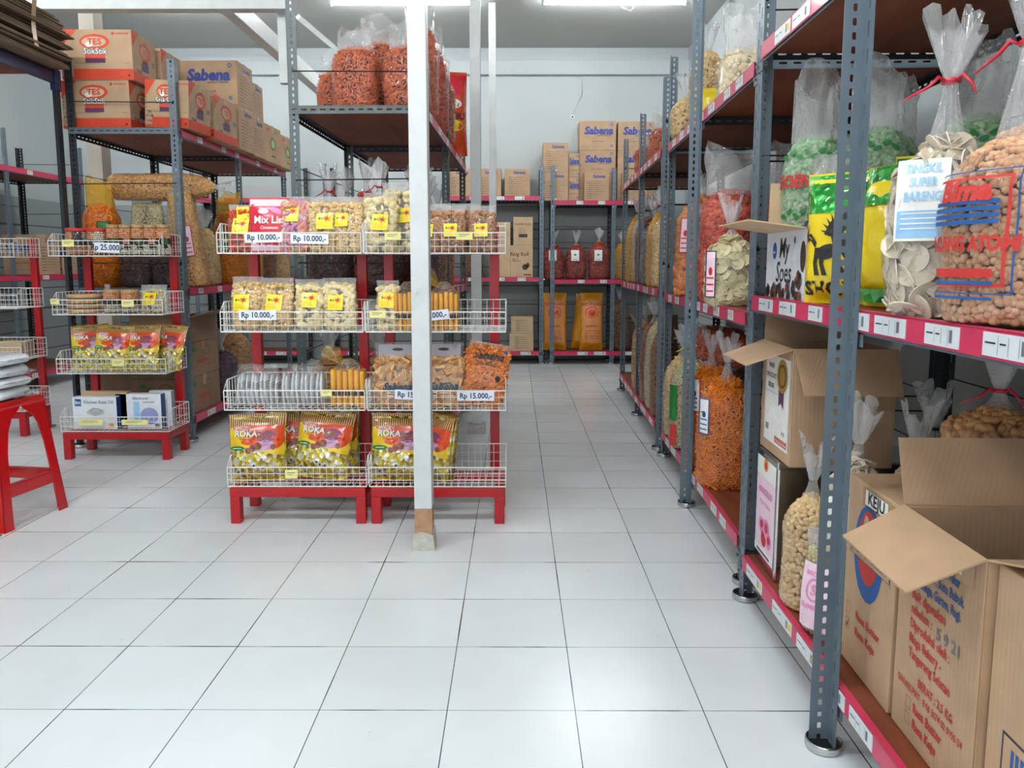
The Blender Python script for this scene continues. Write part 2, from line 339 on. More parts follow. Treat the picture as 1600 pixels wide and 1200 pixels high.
# ================================================================ THE ROOM
def struct(o): o['kind'] = 'structure'; return o
WL, WR, YB, YF, ZC = -4.65, 1.80, 8.32, -3.0, 3.27
b = MB(); b.box(WL-.1, WR+.1, YF, YB+.1, -.1, 0, M_FLOOR); struct(b.build('floor'))
b = MB(); b.box(WL-.1, WR+.1, YF, YB+.1, ZC, ZC+.1, M_CEIL); struct(b.build('ceiling'))
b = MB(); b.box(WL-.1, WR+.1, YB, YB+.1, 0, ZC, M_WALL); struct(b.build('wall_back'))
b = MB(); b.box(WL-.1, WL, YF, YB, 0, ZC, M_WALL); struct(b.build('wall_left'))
b = MB(); b.box(WR, WR+.1, YF, YB, 0, ZC, M_WALL2); struct(b.build('wall_right'))
b = MB(); b.box(WL, WR, YB-.06, YB, 2.99, 3.13, M_WALL2); struct(b.build('trim_1', bevel=.004))   # ledge along the back wall
b = MB(); b.box(1.48, WR+.001, YF, 5.40, 0, ZC, M_WALL2); struct(b.build('wall_right_front'))
b = MB()    # painted roof timbers
b.box(-2.72, -1.30, 4.60, 4.68, 2.49, 2.56, M_WHITE); struct(b.build('trim_2', bevel=.003))
b = MB(); b.box(-1.80, -1.72, 4.68, 8.22, 2.56, 2.68, M_WHITE, Matrix.Identity(4)); struct(b.build('trim_3', loc=(0, 0, 0), bevel=.003))
b = MB(); b.box(-4.0, -2.72, 4.62, 4.68, 2.49, 2.56, M_WHITE); struct(b.build('trim_4', bevel=.003))
b = MB(); b.tube([(-1.95, 7.2, 3.24), (-1.55, 8.2, 2.99)], .03, M_WHITE, 4); struct(b.build('trim_5'))
b = MB(); b.box(-4.1, -2.6, 6.02, 6.12, 3.245, 3.27, M_WHITE, Matrix.Rotation(radians(0), 4, 'Z')); struct(b.build('trim_6'))
b = MB(); b.box(-2.97, -2.865, 5.44, 5.56, 0, ZC, M_BEIGE); b.box(-2.985, -2.85, 5.425, 5.575, 0, .1, M_BEIGE); struct(b.build('trim_7', bevel=.004))
# timber posts
def timber(name, label, x, y, w, d, z1, base):
    t = thing(name, label, 'post', (x, y, 0))
    b = MB(); b.box(-w/2, w/2, -d/2, d/2, base, z1, M_WHITE); b.build('painted_shaft', t, bevel=.003); return t
p = timber('wooden_post', 'tall white painted square timber post standing alone in front of the red stands', -.334, 2.735, .064, .07, ZC, .155)
b = MB(); b.box(-.032, .032, -.034, .034, .03, .155, M_BAREWOOD); b.build('bare_wood_foot', p)
b = MB()
random.seed(3)
ring = []
for k, (z, r) in enumerate([(0, .043), (.02, .041), (.045, .039), (.062, .036)]):
    for j in range(16):
        a = 2*pi*j/16; rr = r/max(abs(cos(a)), abs(sin(a)))**.85*(1+random.uniform(-.06, .06)); ring.append((rr*cos(a), rr*sin(a), z+(random.uniform(-.006, .01) if k == 3 else 0)))
b.add(ring, [(k*16+j, k*16+(j+1) % 16, (k+1)*16+(j+1) % 16, (k+1)*16+j) for k in range(3) for j in range(16)]+[tuple(48+j for j in range(16))], M_PLASTER)
b.build('plaster_base', p)
b = MB(); b.tube([(-.010, -.036, .52), (-.010, -.042, .52)], .004, M_CHROME, 6)
b.build('nail_stub', p, loc=(0, 0, .42))
p = timber('wooden_post', 'white painted timber post seen behind the right red stand, left of the two thin ones', -.235, 4.68, .062, .06, ZC, .06)
b = MB(); b.box(-.05, .05, -.05, .05, 0, .06, M_PLASTER); b.build('plaster_base', p)
p = timber('wooden_post', 'farthest white painted timber post, just right of the other thin one', -.20, 6.95, .062, .06, ZC, .05)
b = MB(); b.box(-.045, .045, -.045, .045, 0, .05, M_PLASTER); b.build('plaster_base', p)
p = timber('wooden_post', 'short white timber hanger under the ceiling behind the upper left rack post', -1.37, 4.72, .05, .05, ZC, 2.10)

# fluorescent tubes on the ceiling
M_TUBE = emit_mat('lit_fluorescent_tube', TUBE_COL, TUBE); M_TUBEF = emit_mat('lit_front_fluorescent_tube', TUBE_COL, TUBE_FRONT)
def lamp_proto(label, x, y, tm=None):
    t = thing('fluorescent_lamp', label, 'ceiling lamp', (x, y, ZC), 0, 'ceiling tube lamps')
    b = MB(); b.box(-.61, .61, -.03, .03, -.045, 0, M_WHITE); b.build('batten', t, bevel=.004)
    b = MB(); b.tube([(-.59, 0, -.068), (.59, 0, -.068)], .014, tm or M_TUBE, 10); b.build('tube', t, smooth=False)
    b = MB(); [b.box(sx*.60-.012, sx*.60+.012, -.02, .02, -.09, -.04, M_WHITE) for sx in (-1, 1)]; b.build('lamp_holder', t)
    return t
lamp0 = lamp_proto('lit ceiling tube lamp at the right, above the aisle toward the back wall', .83, 6.72)
for x, y, lb in [(-.95, 6.72, 'lit ceiling tube lamp in the middle, behind the bags on the centre rack'), (-2.72, 6.72, 'lit ceiling tube lamp at the left, behind the timber beam'), (-3.9, 4.9, 'added unseen tube lamp over the far left rack, brightens the left wall')]:  # last one is an added, unseen lamp that lifts the upper left wall
    copy_thing(lamp0, (x, y, ZC), 0, lb)
lamp1 = lamp_proto('ceiling tube lamp right over the front of the aisle', .1, 1.3, M_TUBEF)
for x, y, lb in [(-1.9, 1.3, 'ceiling tube lamp over the front left of the shop'), (-3.5, 2.9, 'added unseen tube lamp beside the loft rack, brightens the left wall'), (.1, -1.2, 'ceiling tube lamp nearest the shop front, right'), (-2.2, -1.2, 'ceiling tube lamp nearest the shop front, left')]:  # the one beside the loft rack is added out of view as left fill
    copy_thing(lamp1, (x, y, ZC), 0, lb)
b = MB(); b.tube([(0, 0, 0), (.03, 0, -.05), (.09, .0, -.075), (.12, 0, -.05), (.11, 0, 0)], .006, M_PWHITE, 6)
tag(b.build('lamp_cable', loc=(.86, 6.69, 3.20), smooth=True), 'white looped cable hanging under the right ceiling tube lamp', 'cable')
b = MB(); b.tube([(.2, YB-.02, 3.10), (.6, YB-.02, 3.085), (1.0, YB-.02, 3.10), (1.28, YB-.02, 3.08)], .006, M_GREYINK, 5); b.tube([(.68, YB-.02, 3.09), (.70, YB-.02, 2.8), (.60, YB-.02, 2.60)], .004, M_PWHITE, 5)
tag(b.build('wall_cable', smooth=True), 'thin grey electric cable running along the top of the back wall', 'cable')
b = MB(); b.lathe([(0, 0), (.022, 0), (.022, .012), (0, .014)], M_PWHITE, 16); b.lathe([(0, .0145), (.010, .0145), (.008, .0165), (0, .0165)], M_BLACK, 12)
tag(b.build('cable_rosette', loc=(.60, YB-.001, 2.57), rot=(pi/2, 0, 0)), 'small round white socket with a dark centre on the back wall', 'wall socket')

# ================================================================ SLOTTED ANGLE RACKS
def flange(mb, O, U, V, W, length, width, pitch, hl, hw, mat, th=.0022, off=0):
    """perforated strip: U along, V across, W normal; oval holes every pitch"""
    O, U, V, W = Vector(O), Vector(U), Vector(V), Vector(W); n = max(1, int(length/pitch)); p = length/n
    P = lambda a, c, t: O+U*a+V*c+W*t
    hr = hw/2; hl2 = min(hl, p*.8)/2
    hole = [(-hl2+hr*.4, -hr), (hl2-hr*.4, -hr), (hl2, -hr*.4), (hl2, hr*.4), (hl2-hr*.4, hr), (-hl2+hr*.4, hr), (-hl2, hr*.4), (-hl2, -hr*.4)]
    for i in range(n):
        c0 = (i+.5)*p; cy = width*.5
        out = [(-p/2, -cy), (p/2, -cy), (p/2, -hr*.4), (p/2, hr*.4), (p/2, cy), (-p/2, cy), (-p/2, hr*.4), (-p/2, -hr*.4)]
        vs = []
        for t in (0, th): vs += [P(c0+a, cy+c, t) for a, c in out]+[P(c0+a, cy+c, t) for a, c in hole]
        fs = []
        for j in range(8):
            k = (j+1) % 8
            fs += [(j, k, 8+k, 8+j), (16+j, 24+j, 24+k, 16+k), (8+j, 8+k, 24+k, 24+j)]
        for j in (0, 4): fs.append((j, 16+j, 16+(j+1) % 8, (j+1) % 8))
        mb.add(vs, fs, mat)
_POST = {}
PW = .042
def post_mesh(h, mat):
    k = (round(h, 3), mat.name)
    if k not in _POST:
        b = MB(); flange(b, (0, 0, .0), (0, 0, 1), (1, 0, 0), (0, 1, 0), h, PW, .0265, .0145, .0088, mat)
        flange(b, (0, 0, .0), (0, 0, 1), (0, 1, 0), (1, 0, 0), h, PW, .052, .030, .006, mat)
        o = b.build('post'); _POST[k] = o.data; bpy.data.objects.remove(o)
    return _POST[k]
b = MB(); b.lathe([(0, .001), (.035, .001), (.038, .004), (.0385, .008), (.0365, .011), (.0385, .014), (.038, .019), (.036, .021), (.034, .019), (.033, .008)], M_CHROME, 28); b.lathe([(.0335, .012), (0, .012)], M_BLACK, 28)
_o = b.build('foot', smooth=True); FOOT = _o.data; bpy.data.objects.remove(_o)
def add_post(t, x, y, h, sx, sy, mat, z0=.003, foot=True):
    o = link_mesh('post', post_mesh(h, mat), t, (x, y, z0)); o.scale = (sx, sy, 1)
    if foot:
        f = link_mesh('foot', FOOT, o, (PW*.35, PW*.35, -z0))
    return o
def angle_beam(name, parent, p0, axis, length, mat, down=True, inward=(0, 1, 0)):
    b = MB(); ax = Vector((1, 0, 0)) if axis == 'x' else Vector((0, 1, 0)); inn = Vector(inward)
    flange(b, Vector(p0), ax, (0, 0, -1), inn, length, .034, .04, .024, .007, mat)
    flange(b, Vector(p0)+Vector((0, 0, -.002)), ax, inn, (0, 0, -1), length, .03, .04, .024, .007, mat)
    return b.build(name, parent)
def rack(label, loc, rot, depth, st, shelves, hts, rail='left', mat=M_STEEL, tickets=4, wires=True, seed=0, group='slotted steel racks', orient=None, back_h=None, board=M_BOARD, tw=1.0):
    """local: x 0..depth away from the aisle, y along the rack; st = stations; shelves = shelf tops"""
    t = thing('shelving_rack', label, 'rack', loc, rot, group); rr = random.Random(seed); n = len(st)
    for i, y in enumerate(st):
        fo = (orient or {}).get(i, None)
        sy = 1 if i == 0 else -1
        hf = hts[i] if isinstance(hts, (list, tuple)) else hts
        if fo == 'flip': add_post(t, -.008, y, hf, -1, -1, mat)
        else: add_post(t, 0, y, hf, 1, sy, mat)
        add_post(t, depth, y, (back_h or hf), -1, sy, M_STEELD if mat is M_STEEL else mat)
    y0, y1 = st[0], st[-1]
    for z in shelves:
        s = MB(); s.box(.004, depth-.004, y0+.004, y1-.004, z-.014, z, board); sh = s.build('shelf', t)
        r = MB()
        xr = -.006
        r.box(xr, xr+.003, y0+PW+.003, y1-PW-.003, z-.040, z+.002, M_PINK); r.box(xr, xr+.016, y0+PW+.003, y1-PW-.003, z, z+.003, M_PINK); r.build('shelf_rail', sh)
        angle_beam('shelf_beam', sh, (.0, y0+.005, z-.012), 'y', y1-y0-.01, M_STEELD if mat is M_STEELD else mat, inward=(1, 0, 0))
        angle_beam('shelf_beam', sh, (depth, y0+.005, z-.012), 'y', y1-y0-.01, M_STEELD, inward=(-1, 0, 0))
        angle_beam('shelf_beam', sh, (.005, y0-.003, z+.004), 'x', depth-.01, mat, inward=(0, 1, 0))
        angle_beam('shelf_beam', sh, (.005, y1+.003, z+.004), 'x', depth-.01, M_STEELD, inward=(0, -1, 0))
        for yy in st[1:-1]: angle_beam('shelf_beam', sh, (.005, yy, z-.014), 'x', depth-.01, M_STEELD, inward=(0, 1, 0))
        # corner plates with bolts
        g = MB()
        for yy in st:
            g.box(-.003, .0, yy-(.05 if yy > y0 else -.0), yy+(.05 if yy == y0 else 0), z-.07, z-.045, mat)
            g.tube([(-.004, yy+(.018 if yy == y0 else -.018), z-.055), (-.012, yy+(.018 if yy == y0 else -.018), z-.055)], .005, M_CHROME, 6)
            g.tube([(.018, yy-.004, z-.02), (.018, yy-.012, z-.02)], .005, M_CHROME, 6)
        g.build('corner_bolt', sh)
        for k in range(tickets):
            ty = y0+.1+(y1-y0-.25)*(k+rr.uniform(0, .5))/tickets; w = rr.choice((.07, .085, .10))*tw*(1.25 if z < .3 else 1)
            q = MB(); q.box(xr-.0015, xr, ty, ty+w, z-.036, z-.002, M_TICKET)
            f = lambda u, v, o=0: (xr-.0016-o, ty+w-u, z-.036+v)
            for a in (.3, .5, .7): R(q, w*a, .004, w*a+.0008, .030, f, M_GREYINK, .0003)
            R(q, .006, .018, w*.26, .0205, f, M_INK, .0003); R(q, w*.34, .018, w*.46, .0205, f, M_INK, .0003)
            R(q, w*.74, .008, w*.82, .028, f, M_GREYINK, .0003)
            if rr.random() < .5: R(q, w*.80, .012, w*.97, .026, f, M_YELLOWT, .0005)
            q.build('price_ticket', sh)
    if wires:
        for zi, z in enumerate(shelves):
            if z < .3: continue
            for dz in (-.42, -.25):
                w = MB(); w.tube([(depth-.02, y0, z+dz), (depth-.02, y1, z+dz+.01)], .0025, M_TIE, 5); w.build('tie_rod', t)
            for yy in (y0, y1):
                w = MB(); w.tube([(.02, yy, z+.14), (depth-.02, yy, z+.145)], .0028, M_TIE, 5); w.tube([(.018, yy-.006, z+.135), (.018, yy+.006, z+.15)], .006, M_TIE, 6); w.build('tie_rod', t)
                w = MB(); w.tube([(.02, yy, z-.30), (depth-.02, yy, z-.305)], .0028, M_TIE, 5); w.build('tie_rod', t)
    return t
A = radians(-2.0)
rack('nearest grey steel rack on the right, holding the red text carton and white crackers', (.672, .512, 0), radians(-1.0), .60, [0, 1.055, 1.80], [.15, .945, 1.655], [2.45, 2.45, 2.45], seed=1, tickets=9, orient={1: 'flip'}, mat=M_STEEL, tw=1.2)
rack('second grey steel rack along the right wall, with the orange stick bags at its foot', (.735, 2.40, 0), A, .60, [0, .84, 1.70], [.15, .885, 1.65], [2.45, 2.45, 2.09], seed=2, tickets=7, orient={1: 'flip'}, mat=M_STEEL)
rack('third and farthest grey steel rack along the right wall', (.790, 4.22, 0), A, .56, [0, 1.02, 2.05], [.15, .90, 1.655], [2.02, 2.02, 2.02], seed=3, tickets=8, mat=M_STEEL)
rack('centre grey steel rack behind the two red stands, orange crisp bags on its top shelf', (-.385, 3.34, 0), radians(-1.2), .575, [0, 1.0, 2.05], [.15, .90, 1.70], [2.45, 2.04, 2.04], seed=4, tickets=5, mat=M_STEELG).scale = (-1, 1, 1)
rack('left grey steel rack with the red and brown printed cartons on top', (-1.885, 4.40, 0), radians(.5), .61, [0, 1.02, 2.10], [.15, .90, 1.79], [2.16, 2.12, 2.05], seed=5, tickets=5, mat=M_STEEL).scale = (-1, 1, 1)
rack('far left grey steel rack against the left wall, empty top shelf', (-3.95, 5.05, 0), 0, .58, [0, 1.05, 2.10], [.15, .945, 1.795], 2.08, seed=6, tickets=2, mat=M_STEEL).scale = (-1, 1, 1)
# racks along the back wall face the camera: local y runs along world -x
rack('grey steel rack on the back wall with stacked cartons on top and red bags below', (1.62, 7.93, 0), radians(90), .36, [0, .64, 1.26], [.135, .878, 1.675], [1.95, 2.0, 2.02], seed=7, tickets=4, mat=M_STEEL).scale = (1, 1, 1)
rack('grey steel rack on the back wall directly left of the red bags', (.29, 7.93, 0), radians(90), .36, [0, 1.0], [.135, .90, 1.72], 2.02, seed=8, tickets=3, mat=M_STEEL)
rack('grey steel rack on the back wall half hidden behind the centre rack', (-.95, 7.93, 0), radians(90), .36, [0, 1.0], [.135, .90, 1.70], 2.04, seed=9, tickets=3, mat=M_STEEL)
rack('grey steel rack on the back wall behind the left rack', (-2.2, 7.93, 0), radians(90), .36, [0, 1.1], [.135, .90, 1.70], 2.04, seed=10, tickets=3, mat=M_STEEL)
# high loft rack at the upper left that carries the flattened cartons
t = thing('loft_rack', 'dark blue beamed rack at the upper left corner carrying flattened cartons', 'rack', (-2.47, 2.35, 0))
for (x, y, sx, sy) in ((0, 0, -1, 1), (0, 1.95, -1, -1), (-.7, 0, 1, 1), (-.7, 1.95, 1, -1)): add_post(t, x, y, 2.13, sx, sy, M_STEELD)
b = MB(); b.box(-.7, -.02, .02, 1.93, 2.055, 2.07, M_BOARD); sh = b.build('shelf', t)
for x in (-.02, -.70):
    b = MB(); b.box(x, x+.02, .0, 1.95, 2.00, 2.065, M_BLUE); b.box(x-.004, x+.03, 1.90, 1.95, 1.965, 2.075, M_BLUE); b.build('blue_beam', t, bevel=.003)

# ================================================================ CARTONS
def carton(label, dims, loc, rot=0, prints=(), mat=M_CARDN, group=None, name='cardboard_carton', tilt=(0, 0), tape=True, open_top=None, cat='carton'):
    w, d, h = dims; t = thing(name, label, cat, loc, rot, group, tilt); e = .0035
    b = MB()
    if open_top is None:
        b.box(-w/2, w/2, -d/2, d/2, 0, h, mat)
    else:
        b.box(-w/2, w/2, -d/2, -d/2+e, 0, h, mat); b.box(-w/2, w/2, d/2-e, d/2, 0, h, mat); b.box(-w/2, -w/2+e, -d/2+e, d/2-e, 0, h, mat); b.box(w/2-e, w/2, -d/2+e, d/2-e, 0, h, mat); b.box(-w/2+e, w/2-e, -d/2+e, d/2-e, 0, e, mat)
    body = b.build('carton_body', t, bevel=.003)
    if tape and open_top is None:
        b = MB(); b.box(-w/2, w/2, -.024, .024, h+.0002, h+.0008, M_TAPE); b.box(-w/2-.0008, -w/2-.0002, -.024, .024, h-.06, h+.0008, M_TAPE); b.box(w/2+.0002, w/2+.0008, -.024, .024, h-.06, h+.0008, M_TAPE); b.build('packing_tape', t)
    if open_top:
        for side, ang in open_top.items():     # flaps: angle from closed (0) outwards
            L_ = min(w, d)/2*.95; fb = MB()
            a = radians(ang)
            if side in ('left', 'right'):
                sg = -1 if side == 'left' else 1
                dx, dz = -sg*cos(a)*L_, sin(a)*L_; x0 = sg*w/2
                fb.add([(x0, -d/2, h), (x0, d/2, h), (x0+dx, d/2-.01, h+dz), (x0+dx, -d/2+.01, h+dz), (x0, -d/2, h+e), (x0, d/2, h+e), (x0+dx, d/2-.01, h+dz+e), (x0+dx, -d/2+.01, h+dz+e)],
                       [(0,1,2,3), (7,6,5,4), (0,4,5,1), (1,5,6,2), (2,6,7,3), (3,7,4,0)], mat)
            else:
                sg = -1 if side == 'front' else 1
                dy, dz = -sg*cos(a)*L_, sin(a)*L_; y0 = sg*d/2
                fb.add([(-w/2, y0, h), (w/2, y0, h), (w/2-.01, y0+dy, h+dz), (-w/2+.01, y0+dy, h+dz), (-w/2, y0, h+e), (w/2, y0, h+e), (w/2-.01, y0+dy, h+dz+e), (-w/2+.01, y0+dy, h+dz+e)],
                       [(0,1,2,3), (7,6,5,4), (0,4,5,1), (1,5,6,2), (2,6,7,3), (3,7,4,0)], mat)
            fb.build('flap', t)
    fms = {'front': fm_front(w, d, h), 'right': fm_right(w, d, h), 'left': fm_left(w, d, h)}
    if prints:
        pm = MB()
        for face, fn in prints: fn(pm, fms[face], (w if face == 'front' else d), h)
        if pm.f: pm.build('printed_marks', t)
    return t
def pr_sabena(mb, fm, w, h):
    T(mb, 'Sabena', h*.36, .02*w, h*.66, fm, M_PBLUE, .045, .15, 1.0*min(1, w/h*.9), cap=.045); T(mb, 'BAHARIA TUNGGAL', h*.055, .18*w, h*.50, fm, M_INK, .02)
    T(mb, 'Enak & Gurih', h*.075, 0, h*.30, fm, M_PBROWN, .01); EL(mb, w*.38, h*.88, h*.05, h*.05, fm, M_PBLUED, a0=.6); EL(mb, w*.38, h*.15, h*.045, h*.045, fm, M_PBLUED, a0=.5)
    R(mb, -w*.42, h*.12, -w*.2, h*.13, fm, M_GREYINK); R(mb, -w*.15, h*.12, w*.2, h*.13, fm, M_GREYINK); R(mb, -w*.42, h*.085, -w*.22, h*.093, fm, M_GREYINK)
def pr_sabena_side(mb, fm, w, h):
    T(mb, 'Sabena', h*.16, .08*w, h*.86, fm, M_PBLUE, .03, .15, min(1, w/h*1.1)); lines(mb, -w*.36, h*.68, w*.78, 9, h*.072, fm, M_INK, h*.010, int(w*997))
    R(mb, -w*.42, h*.06, -w*.415, h*.72, fm, M_GREYINK)
    for i in range(7): R(mb, -w*.41, h*(.10+.085*i), -w*.38, h*(.11+.085*i), fm, M_PBROWN)
def pr_cloth(mb, fm, w, h): R(mb, -.012, h*.0+.01, .012, h*.09, fm, M_PWHITE, .001)
def pr_tes(mb, fm, w, h):
    PG(mb, [(-w/2+.001, h-.001), (-w/2+.001, h*.62), (-w*.26, h-.001)], fm, M_PORANGE)
    R(mb, -w/2+.001, .002, w/2-.001, h*.22, fm, M_PORANGE); R(mb, -w/2+.004, h*.06, -w*.33, h*.36, fm, M_CARDN, .0012)
    EL(mb, -.02*w, h*.76, w*.21, h*.15, fm, M_PORANGE); EL(mb, -.03*w, h*.755, w*.17, h*.10, fm, M_CARDL, .0012); T(mb, 'TES', h*.17, -.02*w, h*.755, fm, M_PRED, .045, 0, 1.1, off=.0018)
    EL(mb, -.10*w, h*.70, w*.05, h*.05, fm, M_PWHITE, .0015)
    R(mb, -w*.16, h*.40, w*.12, h*.52, fm, M_PORANGE); R(mb, -w*.16, h*.34, w*.12, h*.43, fm, M_PPURPLE, .001)
    T(mb, 'StikStik', h*.17, -.02*w, h*.565, fm, M_INK, .06, .1, .95, off=.0018, cap=.06); T(mb, 'StikStik', h*.17, -.02*w, h*.565, fm, M_PWHITE, .012, .1, .95, off=.0024)
    EL(mb, w*.24, h*.92, h*.03, h*.03, fm, M_PRED); T(mb, 'mitrasatrya', h*.06, w*.37, h*.925, fm, M_PRED, .02)
    for i in range(5): EL(mb, -w*.47, h*(.42+.07*i), h*.012, h*.012, fm, M_INK)
    T(mb, 'TES', h*.07, -w*.45, h*.32, fm, M_INK, .03, align='L', off=.0018); T(mb, 'ST-SB', h*.07, -w*.47, h*.24, fm, M_INK, .04, align='L', off=.0018); T(mb, '1.65g', h*.06, -w*.46, h*.14, fm, M_INK, .02, align='L', off=.0018)
    R(mb, -w*.30, h*.325, w*.05, h*.332, fm, M_PBROWN); R(mb, w*.38, h*.325, w*.46, h*.332, fm, M_PBROWN); R(mb, w*.0, h*.15, w*.3, h*.165, fm, M_PRED, .0012); R(mb, w*.0, h*.10, w*.25, h*.115, fm, M_PRED, .0012); EL(mb, w*.44, h*.09, h*.022, h*.022, fm, M_INK, .0012)
def pr_tes_side(mb, fm, w, h):
    PG(mb, [(-w/2+.001, h-.001), (-w/2+.001, h*.66), (-w*.22, h-.001)], fm, M_PORANGE); R(mb, -w/2+.001, .002, w/2-.001, h*.20, fm, M_PORANGE)
    EL(mb, .02*w, h*.68, w*.24, h*.18, fm, M_PORANGE); EL(mb, 0, h*.67, w*.17, h*.12, fm, M_CARDL, .0012); T(mb, 'TES', h*.17, .02*w, h*.67, fm, M_PRED, .045, 0, .9, off=.0018); R(mb, -w*.14, h*.28, w*.16, h*.44, fm, M_PPURPLE); T(mb, 'StikStik', h*.11, .02*w, h*.47, fm, M_INK, .04, .1, .8, off=.002)
    lines(mb, -w*.42, h*.55, w*.16, 5, h*.05, fm, M_GREYINK, h*.012); R(mb, w*.32, h*.45, w*.44, h*.56, fm, M_GREYINK); T(mb, 'ST-SB', h*.08, -w*.26, h*.23, fm, M_INK, .03)
def pr_ring(mb, fm, w, h):
    EL(mb, 0, h*.52, w*.16, h*.17, fm, M_PGREEN, a0=.82); EL(mb, 0, h*.5, w*.09, h*.09, fm, M_PGREENL); T(mb, 'KRIPIK', h*.09, -w*.28, h*.86, fm, M_PRED, .03); T(mb, 'ENAK', h*.08, w*.2, h*.86, fm, M_PGREEN, .02)
    R(mb, -w*.1, h*.16, w*.14, h*.2, fm, M_PGREEN)
def pr_rose(mb, fm, w, h):
    T(mb, 'WAFER ROLL', h*.11, 0, h*.74, fm, M_PBROWN, .01); lines(mb, -w*.2, h*.6, w*.4, 3, h*.07, fm, M_PBROWN, h*.012); R(mb, -w*.22, h*.28, w*.22, h*.4, fm, M_PCHOC, .0008)
def pr_snail(mb, fm, w, h):
    T(mb, 'Ring Roll', h*.16, -w*.1, h*.72, fm, M_PBROWN, .02, .1); lines(mb, -w*.4, h*.56, w*.4, 2, h*.06, fm, M_PBROWN, h*.02)
    EL(mb, w*.16, h*.32, w*.13, h*.09, fm, M_PCHOC, rot=.2); EL(mb, w*.28, h*.38, w*.08, h*.08, fm, M_PBROWN); R(mb, w*.1, h*.06, w*.42, h*.1, fm, M_PBROWN)
def pr_lines(mb, fm, w, h): lines(mb, -w*.28, h*.78, w*.6, 6, h*.12, fm, M_INK, h*.02, 5)
def pr_red(mb, fm, w, h):
    T(mb, 'KERUPUK', h*.17, -.02*w, h*.42, fm, M_PRED, .03); EL(mb, w*.1, h*.72, w*.12, h*.14, fm, M_PBROWN, a0=.85); EL(mb, -w*.3, h*.8, w*.06, h*.06, fm, M_PGREEN); R(mb, -w*.4, h*.26, w*.36, h*.28, fm, M_PRED)
# ================================================================ BAGS
def pc_disc(r, th, warp=.25, n=10):
    vs = [(0, 0, th/2)]+[(r*cos(2*pi*j/n), r*.92*sin(2*pi*j/n), th/2+warp*r*sin(2*pi*j/n*2+.5)*.5) for j in range(n)]
    vs += [(x, y, z-th) for x, y, z in vs]
    fs = [(0, 1+j, 1+(j+1) % n) for j in range(n)]+[(n+1, n+2+(j+1) % n, n+2+j) for j in range(n)]+[(1+j, n+2+j, n+2+(j+1) % n, 1+(j+1) % n) for j in range(n)]
    return vs, fs
def pc_tube(pts, rad, n=6):
    b = MB(); b.tube(pts, rad, M_INK, n); return b.v, b.f
def pc_stick(l, r): return pc_tube([(-l/2, 0, 0), (0, .03*l, 0), (l/2, 0, 0)], r, 4)
def pc_curl(l, r, bend=.5): return pc_tube([(l/2*sin(a), l*bend*(1-cos(a)), 0) for a in (-1.3, -.65, 0, .65, 1.3)], [r*.55, r, r*1.05, r, r*.55], 6)
def pc_ball(r, sq=1, nu=7, nv=4):
    vs = [(0, 0, r*sq)]+[(r*sin(pi*i/nv)*cos(2*pi*j/nu), r*sin(pi*i/nv)*sin(2*pi*j/nu), r*sq*cos(pi*i/nv)) for i in range(1, nv) for j in range(nu)]+[(0, 0, -r*sq)]
    fs = [(0, 1+j, 1+(j+1) % nu) for j in range(nu)]; k = 1+(nv-2)*nu
    fs += [(1+i*nu+j, 1+(i+1)*nu+j, 1+(i+1)*nu+(j+1) % nu, 1+i*nu+(j+1) % nu) for i in range(nv-2) for j in range(nu)]; fs += [(k+j, len(vs)-1, k+(j+1) % nu) for j in range(nu)]
    return vs, fs
def pc_ring(R_, r): return (lambda b: (b.tube([(R_*cos(a), R_*sin(a), 0) for a in [2*pi*i/9 for i in range(9)]], r, M_INK, 5, closed=True), (b.v, b.f))[1])(MB())
def pc_cube(a, b_, c): 
    m = MB(); m.box(-a/2, a/2, -b_/2, b_/2, -c/2, c/2, M_INK); return m.v, m.f
ORANGE = [(214, 96, 20), (236, 132, 40), (196, 74, 14), (240, 150, 60)]
